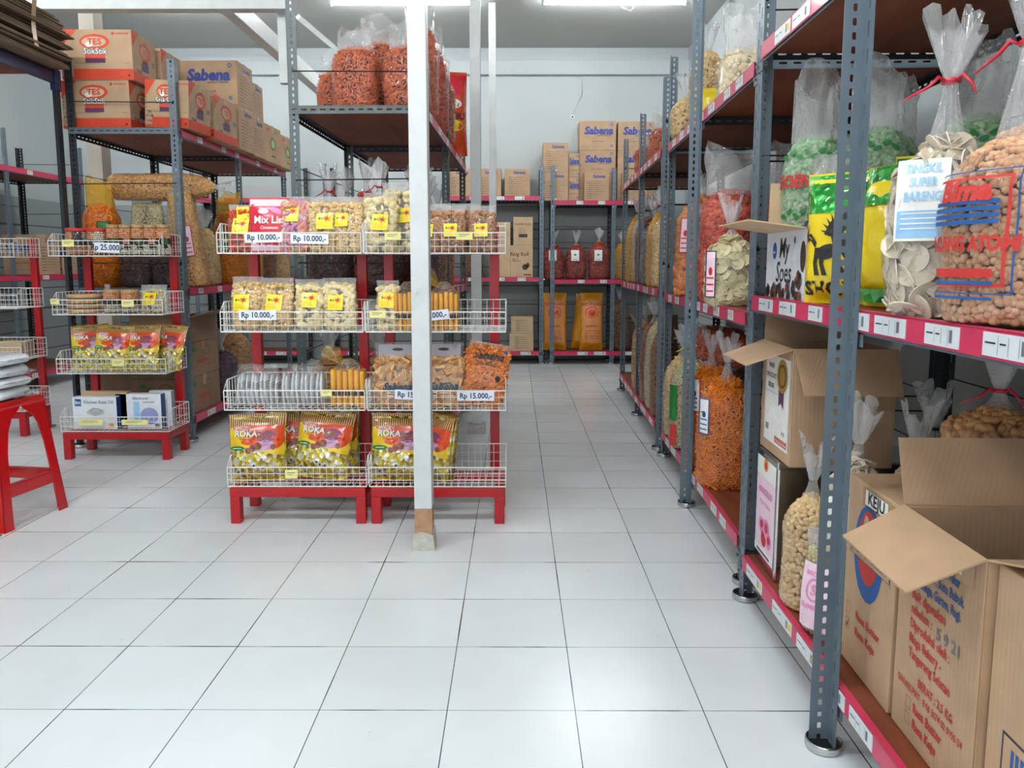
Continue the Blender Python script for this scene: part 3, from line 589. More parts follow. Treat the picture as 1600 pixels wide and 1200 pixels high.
KIND = {  # piece geometry, spacing, tints, smooth
 'opak':    ([pc_disc(.027, .0022, .03, 13), pc_disc(.024, .0022, .16, 13), pc_disc(.029, .002, .05, 13)], .031, [(226, 212, 190), (238, 228, 210), (212, 196, 172)], False),
 'opak_s':  ([pc_disc(.024, .0022, .03, 13), pc_disc(.021, .0022, .16, 13)], .029, [(222, 208, 158), (234, 224, 184), (206, 188, 136)], False),
 'peanut':  ([pc_ball(.0072), pc_ball(.0065, .8), pc_ball(.0078, .9)], .0125, [(224, 176, 136), (214, 160, 118), (236, 196, 160)], True),
 'sticks':  ([pc_stick(.080, .0023), pc_stick(.060, .0022)], .0145, [(242, 130, 10), (250, 156, 26), (224, 100, 6)], False),
 'macaroni':([pc_curl(.055, .0115, .3)], .031, [(226, 136, 62), (238, 156, 84), (212, 116, 46)], True),
 'peanutshell': ([pc_curl(.016, .0072, .3)], .0145, [(224, 190, 138), (234, 204, 156), (206, 168, 116)], True),
 'corn':    ([pc_curl(.022, .0095, .4)], .022, [(198, 146, 88), (214, 164, 104), (178, 122, 68)], True),
 'redflake':([pc_disc(.018, .003, .9, 7), pc_disc(.015, .003, .6, 6)], .022, [(206, 62, 26), (226, 92, 44), (180, 44, 18)], True),
 'darkred': ([pc_disc(.021, .003, 1., 7), pc_disc(.017, .003, .7, 6)], .026, [(170, 36, 20), (196, 66, 40), (130, 22, 12)], True),
 'crisp':   ([pc_stick(.032, .0036), pc_curl(.026, .0040, .4)], .0150, [(206, 92, 36), (222, 116, 56), (182, 70, 22)], False),
 'curl':    ([pc_curl(.024, .0062)], .0175, [(222, 168, 96), (234, 186, 120), (204, 144, 72)], True),
 'cream':   ([pc_curl(.018, .0058), pc_ball(.0075, .8)], .0145, [(228, 204, 148), (238, 218, 170), (210, 180, 120)], True),
 'nut':     ([pc_ball(.0068, .8), pc_curl(.013, .004)], .0115, [(204, 192, 150), (186, 170, 124), (222, 212, 176)], True),
 'puff':    ([pc_curl(.040, .0125, .3), pc_ball(.015, .8)], .029, [(234, 214, 160), (242, 226, 182), (222, 196, 136)], True),
 'ring':    ([pc_ring(.0165, .0075)], .030, [(220, 150, 176), (206, 140, 170), (236, 152, 110), (186, 206, 180)], True),
 'oring':   ([pc_ring(.0165, .006)], .027, [(236, 120, 24), (244, 142, 40), (220, 96, 14)], True),
 'walnut':  ([pc_curl(.016, .006), pc_disc(.010, .006, .9, 6)], .0145, [(178, 122, 82), (196, 146, 102), (150, 96, 62)], True),
 'wafer':   ([pc_cube(.038, .036, .010), pc_cube(.034, .040, .010)], .034, [(218, 168, 112), (230, 188, 136), (196, 140, 84), (222, 176, 126)], False),
 'ostick':  ([pc_tube([(-.026, 0, 0), (.026, 0, 0)], .0052, 6)], .0170, [(230, 136, 62), (240, 156, 84), (216, 114, 44)], False),
 'dark':    ([pc_disc(.014, .003, 1., 6), pc_stick(.03, .003)], .018, [(74, 34, 22), (96, 48, 30), (52, 24, 18)], True),
 'brown':   ([pc_curl(.018, .004), pc_ball(.007)], .0145, [(140, 90, 54), (164, 110, 68), (112, 68, 40)], True),
 'yellowstick': ([pc_stick(.045, .003)], .012, [(224, 170, 40), (236, 188, 66), (206, 148, 26)], False),
 'purple':  ([pc_disc(.014, .004, .8, 7)], .02, [(70, 44, 62), (92, 60, 80), (50, 32, 46)], True),
 'cashew':  ([pc_curl(.024, .0072, .6)], .0200, [(226, 190, 130), (236, 206, 152), (208, 168, 104)], True),
}
KM = {k: pieces_mat('food_'+k, v[2], .55 if k not in ('dark', 'darkred') else .35) for k, v in KIND.items()}
KCORE = {k: plain('core_'+k, tuple(int(x*.50) for x in v[2][0]), .8) for k, v in KIND.items()}
INSET = {'opak': .008, 'opak_s': .007, 'puff': .011, 'cashew': .006, 'macaroni': .010, 'ostick': .005, 'wafer': .006, 'redflake': .007, 'ring': .008, 'oring': .006, 'darkred': .007, 'walnut': .005, 'curl': .005}
def rotmat(nrm, rr, tilt):
    z = Vector(nrm).normalized(); a = Vector((rr.uniform(-1, 1), rr.uniform(-1, 1), rr.uniform(-1, 1))); x = z.cross(a)
    if x.length < 1e-3: x = z.cross(Vector((0, 0, 1))+Vector((.1, 0, 0)))
    x.normalize(); y = z.cross(x); M = Matrix((x, y, z)).transposed()
    return M @ Euler((rr.gauss(0, tilt), rr.gauss(0, tilt), rr.uniform(0, 6.28))).to_matrix()
_BC = {}
def sgn_pow(v, p): return math.copysign(abs(v)**p, v)
def bag_form(w, d, h, seed, top):
    """returns S(theta, t, scale) for the filled part"""
    def S(th, t, s=1.0):
        if t < .10: p = .80+.20*math.sqrt(max(0, 1-(1-t/.10)**2))
        elif top in ('tied', 'knot') and t > .70: q = (t-.70)/.30; p = math.sqrt(max(.02, 1-.86*q*q))
        elif top == 'flat' and t > .75: q = (t-.75)/.25; p = 1-.08*q
        elif top == 'open' and t > .78: q = (t-.78)/.22; p = math.sqrt(max(.05, 1-.55*q*q))
        else: p = 1
        p *= 1+.03*sin(pi*t)
        ex = .72 if top == 'flat' else .84
        x = w/2*p*sgn_pow(cos(th), ex); dd = d/2*p
        if top == 'flat' and t > .35: dd *= 1-.75*((t-.35)/.65)**1.6
        y = dd*sgn_pow(sin(th), ex)
        nz = noise.noise(Vector((cos(th)*1.6+seed*3.1, sin(th)*1.6, t*3.3)))*.09+1
        return Vector((x*s*nz, y*s*nz, t*h+(.0 if s >= 1 else .002)))
    return S
def bag_meshes(kind, w, d, h, top, seed, film, extra, dense=1.0):
    key = (kind, w, d, h, top, seed, film.name, extra, dense)
    if key in _BC: return _BC[key]
    rr = random.Random(seed*71+len(_BC)); S = bag_form(w, d, h, seed, top)
    pcs, sp, _, sm = KIND[kind]; mat = KM[kind]
    b = MB(); b.grid(lambda u, v: S(2*pi*u, v, .78), 20, 12, KCORE[kind], closed_u=True)
    c = len(b.v); b.add([S(2*pi*i/20, 1, .78) for i in range(20)], [tuple(range(20))], KCORE[kind])
    sp = sp*.80/dense; per = pi*(w+d)/2*1.05; rows = max(2, int(h/sp)); 
    for i in range(rows+1):
        t = (i+.3)/(rows+.5)
        nn = max(4, int(per/sp))
        for j in range(nn*(2 if sp > .0125 else 1)):
            lay = .93 if j < nn else .80
            th = 2*pi*(j+rr.uniform(-.4, .4)+(i % 2)*.5)/nn; tt = min(.995, max(.02, t+rr.uniform(-.4, .4)/rows))
            p = S(th, tt, lay+rr.uniform(-.035, .01)); e = .02; nr = (S(th+e, tt)-S(th-e, tt)).cross(S(th, min(1, tt+e))-S(th, tt-e))
            p = p-nr.normalized()*INSET.get(kind, .003)
            M = rotmat(nr, rr, .14 if kind in ('sticks', 'ostick', 'yellowstick') else .34); s = rr.uniform(.85, 1.12); v, f = rr.choice(pcs)
            b.add([p+M @ (Vector(q)*s) for q in v], f, mat)
    for k in range(int(pi*w*d/4/(sp*sp)*1.1)):       # top surface
        th = rr.uniform(0, 2*pi); q = math.sqrt(rr.random())*.9; p0 = S(th, 1 if top != 'flat' else .97, .9); p = Vector((p0.x*q, p0.y*q, p0.z+rr.uniform(-.004, .004)+(1-q)*.012))
        M = rotmat((0, 0, 1), rr, .5); v, f = rr.choice(pcs); b.add([p+M @ Vector(x) for x in v], f, mat)
    o = b.build('contents', smooth=sm); cm = o.data; bpy.data.objects.remove(o)
    # film
    g = MB(); nu = 44
    def film_ring(th, k):      # k in 0..1 filled part, >1 neck
        if k <= 1:
            p = S(th, k, 1.0); q = 1.015+.02*sin(th*9+seed+k*5)*k
            return Vector((p.x*q, p.y*q, p.z))
    fn = NECKS.get(film.name, film)
    if top == 'tied':
        nk = extra; prof = []
        g.grid(lambda u, v: film_ring(2*pi*u, v), nu, 16, film, closed_u=True)
        base = [film_ring(2*pi*i/nu, 1) for i in range(nu)]
        def neck(u, v):
            th = 2*pi*u; p = film_ring(th, 1); q = (1-v)**1.5; r0 = math.hypot(p.x, p.y); r = .010+(r0-.010)*q
            fold = 1+.16*sin(th*11+seed)*min(1, v*2.5)*(1-.3*v); return Vector((cos(th)*r*fold*(abs(p.x)/max(r0*abs(cos(th)), 1e-4) if abs(cos(th)) > .2 else 1)**0, sin(th)*r*fold, p.z+nk*v))
        g.grid(neck, nu, 10, fn, closed_u=True)
        def crown(u, v):
            th = 2*pi*u; r = .010+.028*v**.8*(1+.35*sin(th*3+seed)); z = h+nk+.002+.095*v*(1+.25*sin(th*2+seed*2)+.12*sin(th*7))
            return Vector((cos(th)*r*(1+.25*sin(th*9)*v), sin(th)*r*.6*(1+.25*cos(th*8)*v), z))
        g.grid(crown, nu, 7, FILMYN if fn is FILMYN else FILMCN, closed_u=True)
    elif top == 'flat':
        g.grid(lambda u, v: film_ring(2*pi*u, v), nu, 14, film, closed_u=True)
        def up(u, v):
            th = 2*pi*u; p = film_ring(th, 1); wx = w/2*1.0*sgn_pow(cos(th), .5)
            return Vector((p.x*(1-v)+wx*v, p.y*(1-v)+.0015*sin(th)*v+.006*sin(cos(th)*4+seed)*v, p.z+extra*v))
        g.grid(up, nu, 6, fn, closed_u=True)
        g.box(-w/2*.99, w/2*.99, -.0022, .0022, h+extra*.72, h+extra*.76, M_PWHITE if False else FILMC); g.box(-w/2*.99, w/2*.99, -.0022, .0022, h+extra*.86, h+extra*.89, FILMC)
    else:   # 'open': loose plastic standing up above the filling
        g.grid(lambda u, v: film_ring(2*pi*u, v), nu, 16, film, closed_u=True)
        def loose(u, v):
            th = 2*pi*u; p = film_ring(th, 1); n1 = noise.noise(Vector((cos(th)*2, sin(th)*2+seed, v*2)))
            q = 1+.02*v+.30*n1*v; return Vector((p.x*q*1.12, p.y*q*(1-.8*v)+.05*n1*v, p.z+extra*v*(1+.22*sin(th*1+seed)+.1*sin(th*3))))
        g.grid(loose, nu, 10, fn, closed_u=True)
    o = g.build('plastic_film', smooth=True); fmh = o.data; bpy.data.objects.remove(o)
    _BC[key] = (cm, fmh, S); return _BC[key]
def bag(kind, label, loc, dims, top='tied', extra=.07, rot=0, seed=1, film=FILM, tilt=(0, 0), rib=None, prints=None, group=None, name='snack_bag', dense=1.0, cat='snack bag'):
    w, d, h = dims; cm, fm_, S = bag_meshes(kind, w, d, h, top, seed, film, extra, dense)
    t = thing(name, label, cat, loc, rot, group, tilt)
    c = link_mesh('contents', cm, t); c['kind'] = 'stuff'
    link_mesh('plastic_film', fm_, t)
    if rib is not None and top == 'tied':
        b = MB(); b.tube([(.013*cos(a), .011*sin(a), h+extra) for a in [2*pi*i/12 for i in range(12)]], .0045, rib, 6, closed=True)
        rr = random.Random(seed)
        for k in range(2):
            sx = (-1, 1)[k]; b.tube([(sx*.01, -.012, h+extra), (sx*.018, -.018, h+extra+.006), (sx*.032, -.024, h+extra-.010), (sx*(.040+.03*(k==0)), -.030, h+extra-.030)], [.003, .0035, .003, .0015], rib, 5)
        b.build('tie', t, smooth=True)
    if prints:
        def fm(u, v, o=.001):
            # front surface (towards local -y) of the film
            tt = min(1.0, max(.01, v/h)); best = None; c_ = max(-1, min(1, u/(w/2*1.02)))
            th = -math.acos(sgn_pow(c_, 1/(.72 if top == 'flat' else .84))) if abs(c_) <= 1 else 0
            p = S(th, tt, 1.03); yy = p.y
            if v > h: yy = p.y*max(0, 1-(v-h)/max(.02, extra)*.9)-.003
            return (u, yy-o-.002, v)
        pm = MB(); prints(pm, fm, w, h); pm.build('label', t)
    return t
def lb_paper(u0, v0, u1, v1, col=M_PWHITE, ink=M_PRED, txt='', edge=None, n=3):
    def f(mb, fm, w, h):
        R(mb, u0, v0, u1, v1, fm, col, .001, 6, 6)
        W_, H_ = u1-u0, v1-v0
        if edge:
            for a, b_, c, d_ in ((u0, v0, u1, v0+.004), (u0, v1-.004, u1, v1), (u0, v0, u0+.004, v1), (u1-.004, v0, u1, v1)): R(mb, a, b_, c, d_, fm, edge, .002, 6, 6)
        if txt: T(mb, txt, min(H_*.3, W_*1.5/len(txt)), (u0+u1)/2, v1-H_*.28, fm, ink, .02, off=.0022)
        for i in range(n): R(mb, u0+W_*.15, v0+H_*(.12+.14*i), u1-W_*.2, v0+H_*(.155+.14*i), fm, ink, .0018, 5, 1)
        EL(mb, (u0+u1)/2, v0+H_*.56, W_*.18, H_*.09, fm, ink, .002)
    return f
def lb_sticker(*ps):
    def f(mb, fm, w, h):
        for (u, v, s, r) in ps: sticker(mb, u, v, s, fm, r, .002)
    return f
# pillow packs ------------------------------------------------------------
def pillow(label, loc, dims, design, body, rot=0, tilt=(0, 0), seed=1, group=None, name='candy_bag', cat='candy bag', crimp=.018, lump=.5, nu=22, nv=24, crimpmat=None):
    w, h, th_ = dims; t = thing(name, label, cat, loc, rot, group, tilt)
    def half(u, v):
        a = max(0, 1-abs(2*u/w)**2.6)**.62; vv = (v-crimp)/(h-2*crimp); c = max(0, 1-abs(2*vv-1)**3.2)**.6 if 0 < vv < 1 else 0
        low = 1.18-.38*(v/h)
        n1 = noise.noise(Vector((u*28+seed*5, v*28, seed)))*.16*lump+noise.noise(Vector((u*70, v*70+seed, 2)))*.08*lump
        return th_/2*a*c*low*(1+n1)
    def fm(u, v, o=.0008): return (u*(1-.04*sin(pi*v/h)), -half(u, v)-o-.0012, v)
    b = MB(); b.grid(lambda p, q: fm((p-.5)*w, q*h, 0), nu, nv, body); b.grid(lambda p, q: ((p-.5)*w*(1-.04*sin(pi*q)), half((p-.5)*w, q*h)+.0012, q*h), nu, nv, body)
    b.build('packet', t, smooth=True)
    if design:
        pm = MB(); design(pm, fm, w, h); pm.build('printed_marks', t, smooth=True)
    return t
GOLD = foil_mat('gold_candy_foil', [(150, 124, 20), (216, 196, 40), (110, 84, 12), (228, 214, 90), (206, 200, 190), (176, 150, 26)], 62)
M_ORR = plain('orange_red_foil', (206, 70, 20), .25, coat=.5, var=.25, scale=14); M_YEL = plain('warm_yellow_foil', (226, 186, 30), .25, coat=.5, var=.2, scale=14); M_PUR = plain('purple_foil', (130, 44, 104), .25, coat=.5, var=.3, scale=18)
M_MAUVE = plain('mauve_foil', (186, 146, 176), .25, coat=.5, var=.2, scale=30); M_CHOCB = plain('chocolate_ball_print', (132, 66, 48), .35, coat=.4, var=.35, scale=120); M_SILV = plain('silver_wrap', (214, 214, 212), .2, .6, coat=.4)
M_DSTR = plain('dark_brown_stripe', (72, 30, 16), .35, coat=.4); M_GSTR = plain('tan_stripe', (214, 168, 96), .35, coat=.4)
def ds_candy(mb, fm, w, h):
    n = 26
    for i in range(n): R(mb, -w/2+w*i/n, h*.80, -w/2+w*(i+.5)/n, h*.995, fm, M_DSTR, .0010, 1, 4); R(mb, -w/2+w*(i+.5)/n, h*.80, -w/2+w*(i+1)/n, h*.995, fm, M_GSTR, .0010, 1, 4)
    mb.grid(lambda a, c: fm(-w*.48+w*.96*a, h*(.44+.06*sin(a*5))+(h*.80-h*(.44+.06*sin(a*5)))*c, .0010), 16, 8, M_YEL)
    mb.grid(lambda a, c: fm(-w*.20+w*.68*a, h*(.66-.10*a)+(h*.82-h*(.66-.10*a))*c, .0016), 12, 6, M_ORR)
    EL(mb, w*.18, h*.66, w*.17, h*.085, fm, M_PUR, .0022); EL(mb, w*.36, h*.60, w*.12, h*.13, fm, M_ORR, .0020, rot=-.5); EL(mb, w*.16, h*.53, w*.16, h*.075, fm, M_MAUVE, .0021)
    EL(mb, -w*.06, h*.585, w*.2, h*.05, fm, M_ORR, .0018)
    for (x, y, r) in ((.08, .66, .055), (.19, .67, .05), (-.06, .49, .055), (.04, .52, .06), (-.14, .46, .045), (.30, .50, .045)): EL(mb, w*x, h*y, w*r*1.1, w*r*1.1, fm, M_CHOCB, .0030, 14)
    EL(mb, -w*.26, h*.785, w*.17, h*.034, fm, M_PWHITE, .0022); EL(mb, -w*.26, h*.785, w*.16, h*.028, fm, M_PRED, .0027); T(mb, 'APOLLO', h*.052, -w*.26, h*.785, fm, M_PWHITE, .03, off=.0034)
    T(mb, 'ROKA', h*.12, -w*.17, h*.70, fm, M_INK, .05, .05, 1.05, rot=-.03, off=.0030, cap=.05); T(mb, 'ROKA', h*.12, -w*.175, h*.703, fm, M_PWHITE, .035, .05, 1.05, rot=-.03, off=.0036)
    T(mb, 'Wafer Bola', h*.05, -w*.16, h*.63, fm, M_PRED, .02, off=.003); EL(mb, -w*.34, h*.50, w*.14, h*.032, fm, M_PGREEN, .0022); R(mb, -w*.42, h*.495, -w*.26, h*.503, fm, M_PWHITE, .003, 5, 1)
    rr = random.Random(int(w*9999))
    for k in range(13):
        x, y = rr.uniform(-.4, .4)*w, rr.uniform(.08, .40)*h; EL(mb, x, y, w*.055, h*.028, fm, M_SILV, .0018, 8, rr.uniform(0, 3)); 
        if k % 3 == 0: EL(mb, x, y, w*.022, w*.022, fm, M_INK, .0026, 8)
def ds_horse(mb, fm, w, h):
    """yellow panel with a black prancing horned beast, lettering below, green foil above"""
    R(mb, -w*.49, h*.69, w*.49, h*.985, fm, GFOIL, .0012, 14, 8)
    T(mb, 'SHOKY', h*.155, w*.03, h*.11, fm, M_INK, .04, 0, 1.0, off=.003, cap=.04)
    EL(mb, w*.12, h*.11, h*.03, h*.03, fm, M_PYELLOW, .0036, a0=.6)
    K = M_INK; s = h; o = .0026; cx, cy = -.06*w, h*.41
    P = lambda pts: PG(mb, [(cx+x*w, cy+y*h) for x, y in pts], fm, K, o)
    EL(mb, cx, cy-.01*h, w*.20, h*.055, fm, K, o, rot=.25); EL(mb, cx+.16*w, cy+.08*h, w*.10, h*.10, fm, K, o, rot=.3)
    P([(.12, .12), (.22, .10), (.24, .22), (.36, .20), (.40, .16), (.42, .21), (.26, .27), (.24, .33), (.20, .27), (.12, .24), (.06, .16)])
    for q in range(9):
        a = .3+.32*q; P([(.14+.10*cos(a), .12+.07*sin(a)), (.14+.27*cos(a+.15), .13+.17*sin(a+.15)), (.14+.10*cos(a+.5), .12+.07*sin(a+.5))])
    P([(-.20, .02), (-.12, .02), (-.16, -.10), (-.12, -.19), (-.20, -.19), (-.22, -.10)]); P([(-.12, 0), (-.03, 0), (-.06, -.10), (.0, -.19), (-.08, -.19), (-.12, -.10)])
    P([(.08, .0), (.18, .0), (.20, -.10), (.30, -.18), (.18, -.19), (.12, -.10)]); P([(.16, .05), (.24, .05), (.34, -.04), (.42, -.05), (.40, -.10), (.28, -.08), (.2, -.02)])
    P([(-.20, .02), (-.30, .08), (-.36, .06), (-.40, .12), (-.34, .20), (-.36, .12), (-.30, .13), (-.18, .06)]); P([(-.06, .12), (.06, .10), (.02, .18), (.10, .17), (.06, .24), (-.0, .19)])
GFOIL = foil_mat('green_foil', [(20, 130, 40), (40, 170, 60), (14, 96, 28), (130, 220, 130)], 45, .2)
YFOIL = plain('yellow_packet', (236, 206, 20), .3, coat=.4, var=.05, scale=8, bump=.25, bscale=18)
def ds_orange_pack(mb, fm, w, h):
    R(mb, -w*.42, h*.14, w*.42, h*.86, fm, FOILOP, .0010, 12, 12); T(mb, 'KENTANG', h*.07, 0, h*.80, fm, M_PRED, .04, off=.003); EL(mb, 0, h*.66, w*.30, h*.10, fm, M_PORANGE, .0022, a0=.85); EL(mb, 0, h*.65, w*.2, h*.06, fm, M_ORR, .0024)
    T(mb, 'BAWANG', h*.045, -.02*w, h*.42, fm, M_PRED, .04, .2, off=.003)
    for i in range(4): R(mb, -w*.3, h*(.2+.045*i), w*.3, h*(.21+.045*i), fm, M_PRED, .002, 6, 1)
FOILOP = pieces_mat('pink_orange_crisps_print', [(222, 140, 90), (236, 164, 110)], .35); YORG = plain('amber_packet', (226, 150, 20), .3, coat=.5, var=.12, scale=20, bump=.4, bscale=30)
PKRED = plain('crimson_packet', (206, 24, 52), .3, coat=.4, var=.1, scale=10)
def ds_mix(mb, fm, w, h):
    R(mb, -w*.48, h*.84, w*.48, h*.97, fm, M_PLPINK, .001, 6, 3); T(mb, 'Mix Lin', h*.19, .04*w, h*.58, fm, M_PWHITE, .04, off=.003); T(mb, 'Cimamom', h*.08, .06*w, h*.44, fm, M_PWHITE, .02, off=.003)
    EL(mb, -w*.1, h*.74, w*.14, h*.05, fm, M_PLPINK, .002); EL(mb, w*.22, h*.76, w*.16, h*.05, fm, M_PPINK, .002, rot=-.3); R(mb, -w*.46, h*.03, w*.46, h*.28, fm, M_PLPINK, .001, 6, 3)
# ================================================================ RED DISPLAY STANDS WITH WIRE BASKETS
def basket_mesh(w, d, hf, hb):
    b = MB(); r1, r2 = .0026, .0013; c = .045
    F = lambda x, z: (x, 0, z)
    # rims
    top = [(0, 0, hf), (w, 0, hf), (w, c, hb), (w, d, hb), (0, d, hb), (0, c, hb)]
    b.tube(top, r1, M_WIRE, 6, closed=True); b.tube([(0, 0, 0), (w, 0, 0), (w, d, 0), (0, d, 0)], r1, M_WIRE, 6, closed=True)
    for x, y, z in ((0, 0, hf), (w, 0, hf), (w, d, hb), (0, d, hb), (w, c, hb), (0, c, hb)): b.tube([(x, y, 0), (x, y, z)], r1*.8, M_WIRE, 5)
    n = int(w/.026)
    for i in range(1, n):
        x = w*i/n; b.tube([(x, 0, hf), (x, 0, 0), (x, d, 0), (x, d, hb)], r2, M_WIRE, 4)
    for k in (1, 2):
        z = hf*k/3; b.tube([(0, d, z), (0, 0, z), (w, 0, z), (w, d, z)], r2, M_WIRE, 4); b.tube([(0, d, hb*k/3), (w, d, hb*k/3)], r2, M_WIRE, 4)
    for s in (0, w):
        for k in range(1, 8):
            y = d*k/8; z = hf+(hb-hf)*min(1, y/c); b.tube([(s, y, 0), (s, y, z)], r2, M_WIRE, 4)
    for k in range(1, 5): b.tube([(0, d*k/5, 0), (w, d*k/5, 0)], r2, M_WIRE, 4)
    return b
def stand(label, loc, w, d=.26, levels=(.155, .465, .775, 1.08), top=1.20, hb=.115, inset=.03, upr=.040):
    t = thing('display_stand', label, 'display stand', loc, 0, 'red display stands'); q = .040
    b = MB()
    b.box(-w/2+.005, w/2-.005, .0, q, .11, .148, M_RED); b.box(-w/2+.005, w/2-.005, d-q, d, .11, .148, M_RED); b.box(-w/2+.005, -w/2+.005+q, q, d-q, .11, .148, M_RED); b.box(w/2-.005-q, w/2-.005, q, d-q, .11, .148, M_RED); b.build('base_frame', t, bevel=.003)
    for x in (-w/2+.005, w/2-.005-q):
        for y in (0, d-q):
            b = MB(); b.box(x, x+q, y, y+q, 0, .11, M_RED); b.build('leg', t, bevel=.003)
    for x in (-w/2+inset, w/2-inset-upr):
        b = MB(); b.box(x, x+upr, d-.002, d+.028, .11, top, M_RED); b.build('upright', t, bevel=.002)
    for z in levels:
        bk = basket_mesh(w, d-.005, .078, hb).build('wire_basket', t, (-w/2, 0, z))
    return t
def price_card(parent_loc, x, z, w, h, txt, label, rot=0, y=-.005):
    """white card with a printed price hooked on a basket front"""
    t = thing('price_card', label, 'price card', (parent_loc[0]+x, parent_loc[1]+y, parent_loc[2]+z), 0, None, (0, rot))
    b = MB(); b.box(-w/2, w/2, -.001, 0, -h/2, h/2, M_PRICE if txt else M_STKY); b.build('card', t)
    p = MB(); fm = lambda u, v, o=0: (u, -.001-o, v)
    if txt: T(p, txt, h*.80, 0, .0, fm, M_NAVY, .03, off=.0005, sx=.90)
    else:
        R(p, -w*.35, h*.12, w*.3, h*.20, fm, M_GREYINK, .0004); R(p, -w*.35, -h*.1, w*.1, -h*.04, fm, M_GREYINK, .0004)
    p.build('printed_price', t); return t
SM = (-.872, 2.985, 0); SR = (-.310, 2.985, 0); SL = (-2.125, 3.995, 0); SQ = (-3.235, 4.55, 0)
stand('red display stand left of the white post, cashew pouches in its top basket', SM, .555)
stand('red display stand right behind the white post, empty wire basket at its foot', SR, .545)
stand('red display stand at the left with jars on top and scale boxes below', SL, .575)
stand('red display stand cut off by the left picture edge behind the stool', SQ, .56, levels=(.155, .465, .775, 1.08))
LV = (.155, .465, .775, 1.08); fl = lambda z: z+.004
# ---- middle stand
def pouch(kind, label, x, y, z, w, h, d=.075, extra=.035, rot=0, seed=1, st=((0, .09, .064, 0),), film=FILMP, tilt=(-.08, 0), name='snack_pouch', cat='snack pouch', group=None):
    return bag(kind, label, (x, y, z), (round(w*1.07, 4), d, h), 'flat', extra, rot, seed, film, tilt, None, lb_sticker(*st) if st else None, group, name, cat=cat)
z = fl(1.08)
pouch('redflake', 'pouch of orange chips, leftmost in the top basket beside the crimson pouch', -1.085, 3.09, z, .105, .155, st=((.0, .10, .064, -.05), (.005, .155, .05, .1)), seed=2)
pillow('crimson pouch with white lettering in the top basket beside the pink ring snacks', (-.975, 3.07, z), (.155, .215, .05), ds_mix, PKRED, 0, (-.08, 0), 3, name='printed_pouch', cat='snack pouch', lump=.3)
pouch('ring', 'pouch of pink and orange ring snacks in the top basket', -.872, 3.075, z, .105, .185, st=((-.012, .150, .064, 0),), seed=3)
pouch('cashew', 'pouch of pale cashew shaped snacks in the top basket, left one of the pair', -.765, 3.08, z, .115, .185, st=((.015, .120, .064, 0),), seed=4)
pouch('cashew', 'pouch of pale cashew shaped snacks in the top basket, at its right end', -.660, 3.085, z, .115, .185, st=((-.025, .125, .052, 0),), seed=5)
pouch('cashew', 'pouch of cashew shaped snacks standing behind the others at the right of the top basket', -.700, 3.17, z, .12, .185, st=None, seed=6)
z = fl(.775)
pouch('cashew', 'pouch of curled snacks at the left end of the second basket', -1.075, 3.08, z, .115, .175, st=((-.015, .105, .064, .02),), seed=5)
pouch('cashew', 'second pouch of curled snacks from the left in the second basket', -.955, 3.08, z, .125, .17, st=((-.005, .105, .064, -.06),), seed=7)
pouch('puff', 'pouch of round pale puffs in the second basket, with its label high', -.825, 3.08, z, .11, .165, st=((.005, .115, .060, -.03),), seed=8)
pouch('puff', 'pouch of round pale puffs at the right end of the second basket', -.705, 3.08, z, .125, .17, st=((-.01, .105, .060, 0),), seed=9)
z = fl(.465)
M_SACH = plain('grey_silver_sachet', (212, 214, 216), .3, .05, var=.15, scale=60, coat=.4)
def sachet_row(label, x0, x1, y, z, n, h, mat, seed, cap=None):
    t = thing('sachet_pack', label, 'sachet pack', ((x0+x1)/2, y, z)); W_ = x1-x0; rr = random.Random(seed)
    for i in range(n):
        cx = -W_/2+W_*(i+.5)/n; a = W_/n*.42; b = MB(); hh = h*rr.uniform(.93, 1.05); sl = rr.uniform(-.006, .006); dd = .038
        def f(p, q, cx=cx, a=a, hh=hh, sl=sl): 
            th = 2*pi*p; k = max(.12, math.sin(pi*min(max(q, .0), 1)*.94+.1))**.45
            return (cx+sl*q+a*k*cos(th)*(1-.5*(q > .97)), dd*sgn_pow(sin(th), .6)*k, hh*q)
        b.grid(f, 12, 10, mat, closed_u=True)
        if cap: b.grid(lambda p, q: (f(p, .55+.2*q)[0]*1.0, f(p, .55+.2*q)[1]*1.03-.0003, f(p, .55+.2*q)[2]), 12, 2, cap, closed_u=True)
        b.build('sachet', t, smooth=True)
    g = MB(); g.grid(lambda p, q: ((W_/2+.004)*sgn_pow(cos(2*pi*p), .5)*(1-.1*q*q), .046*sgn_pow(sin(2*pi*p), .6)*(1-.85*q**4), (h+.035)*q*(1+.10*q*noise.noise(Vector((cos(2*pi*p)*3, seed, q*2))))), 40, 12, FILM, closed_u=True); g.build('plastic_film', t, smooth=True)
    return t
sachet_row('clear bag with a row of upright grey sachets at the left of the third basket', -1.130, -.960, 3.09, z, 9, .130, M_SACH, 1, M_SILV)
sachet_row('clear bag with a row of upright grey sachets, second in the third basket', -.950, -.775, 3.09, z, 9, .130, M_SACH, 2)
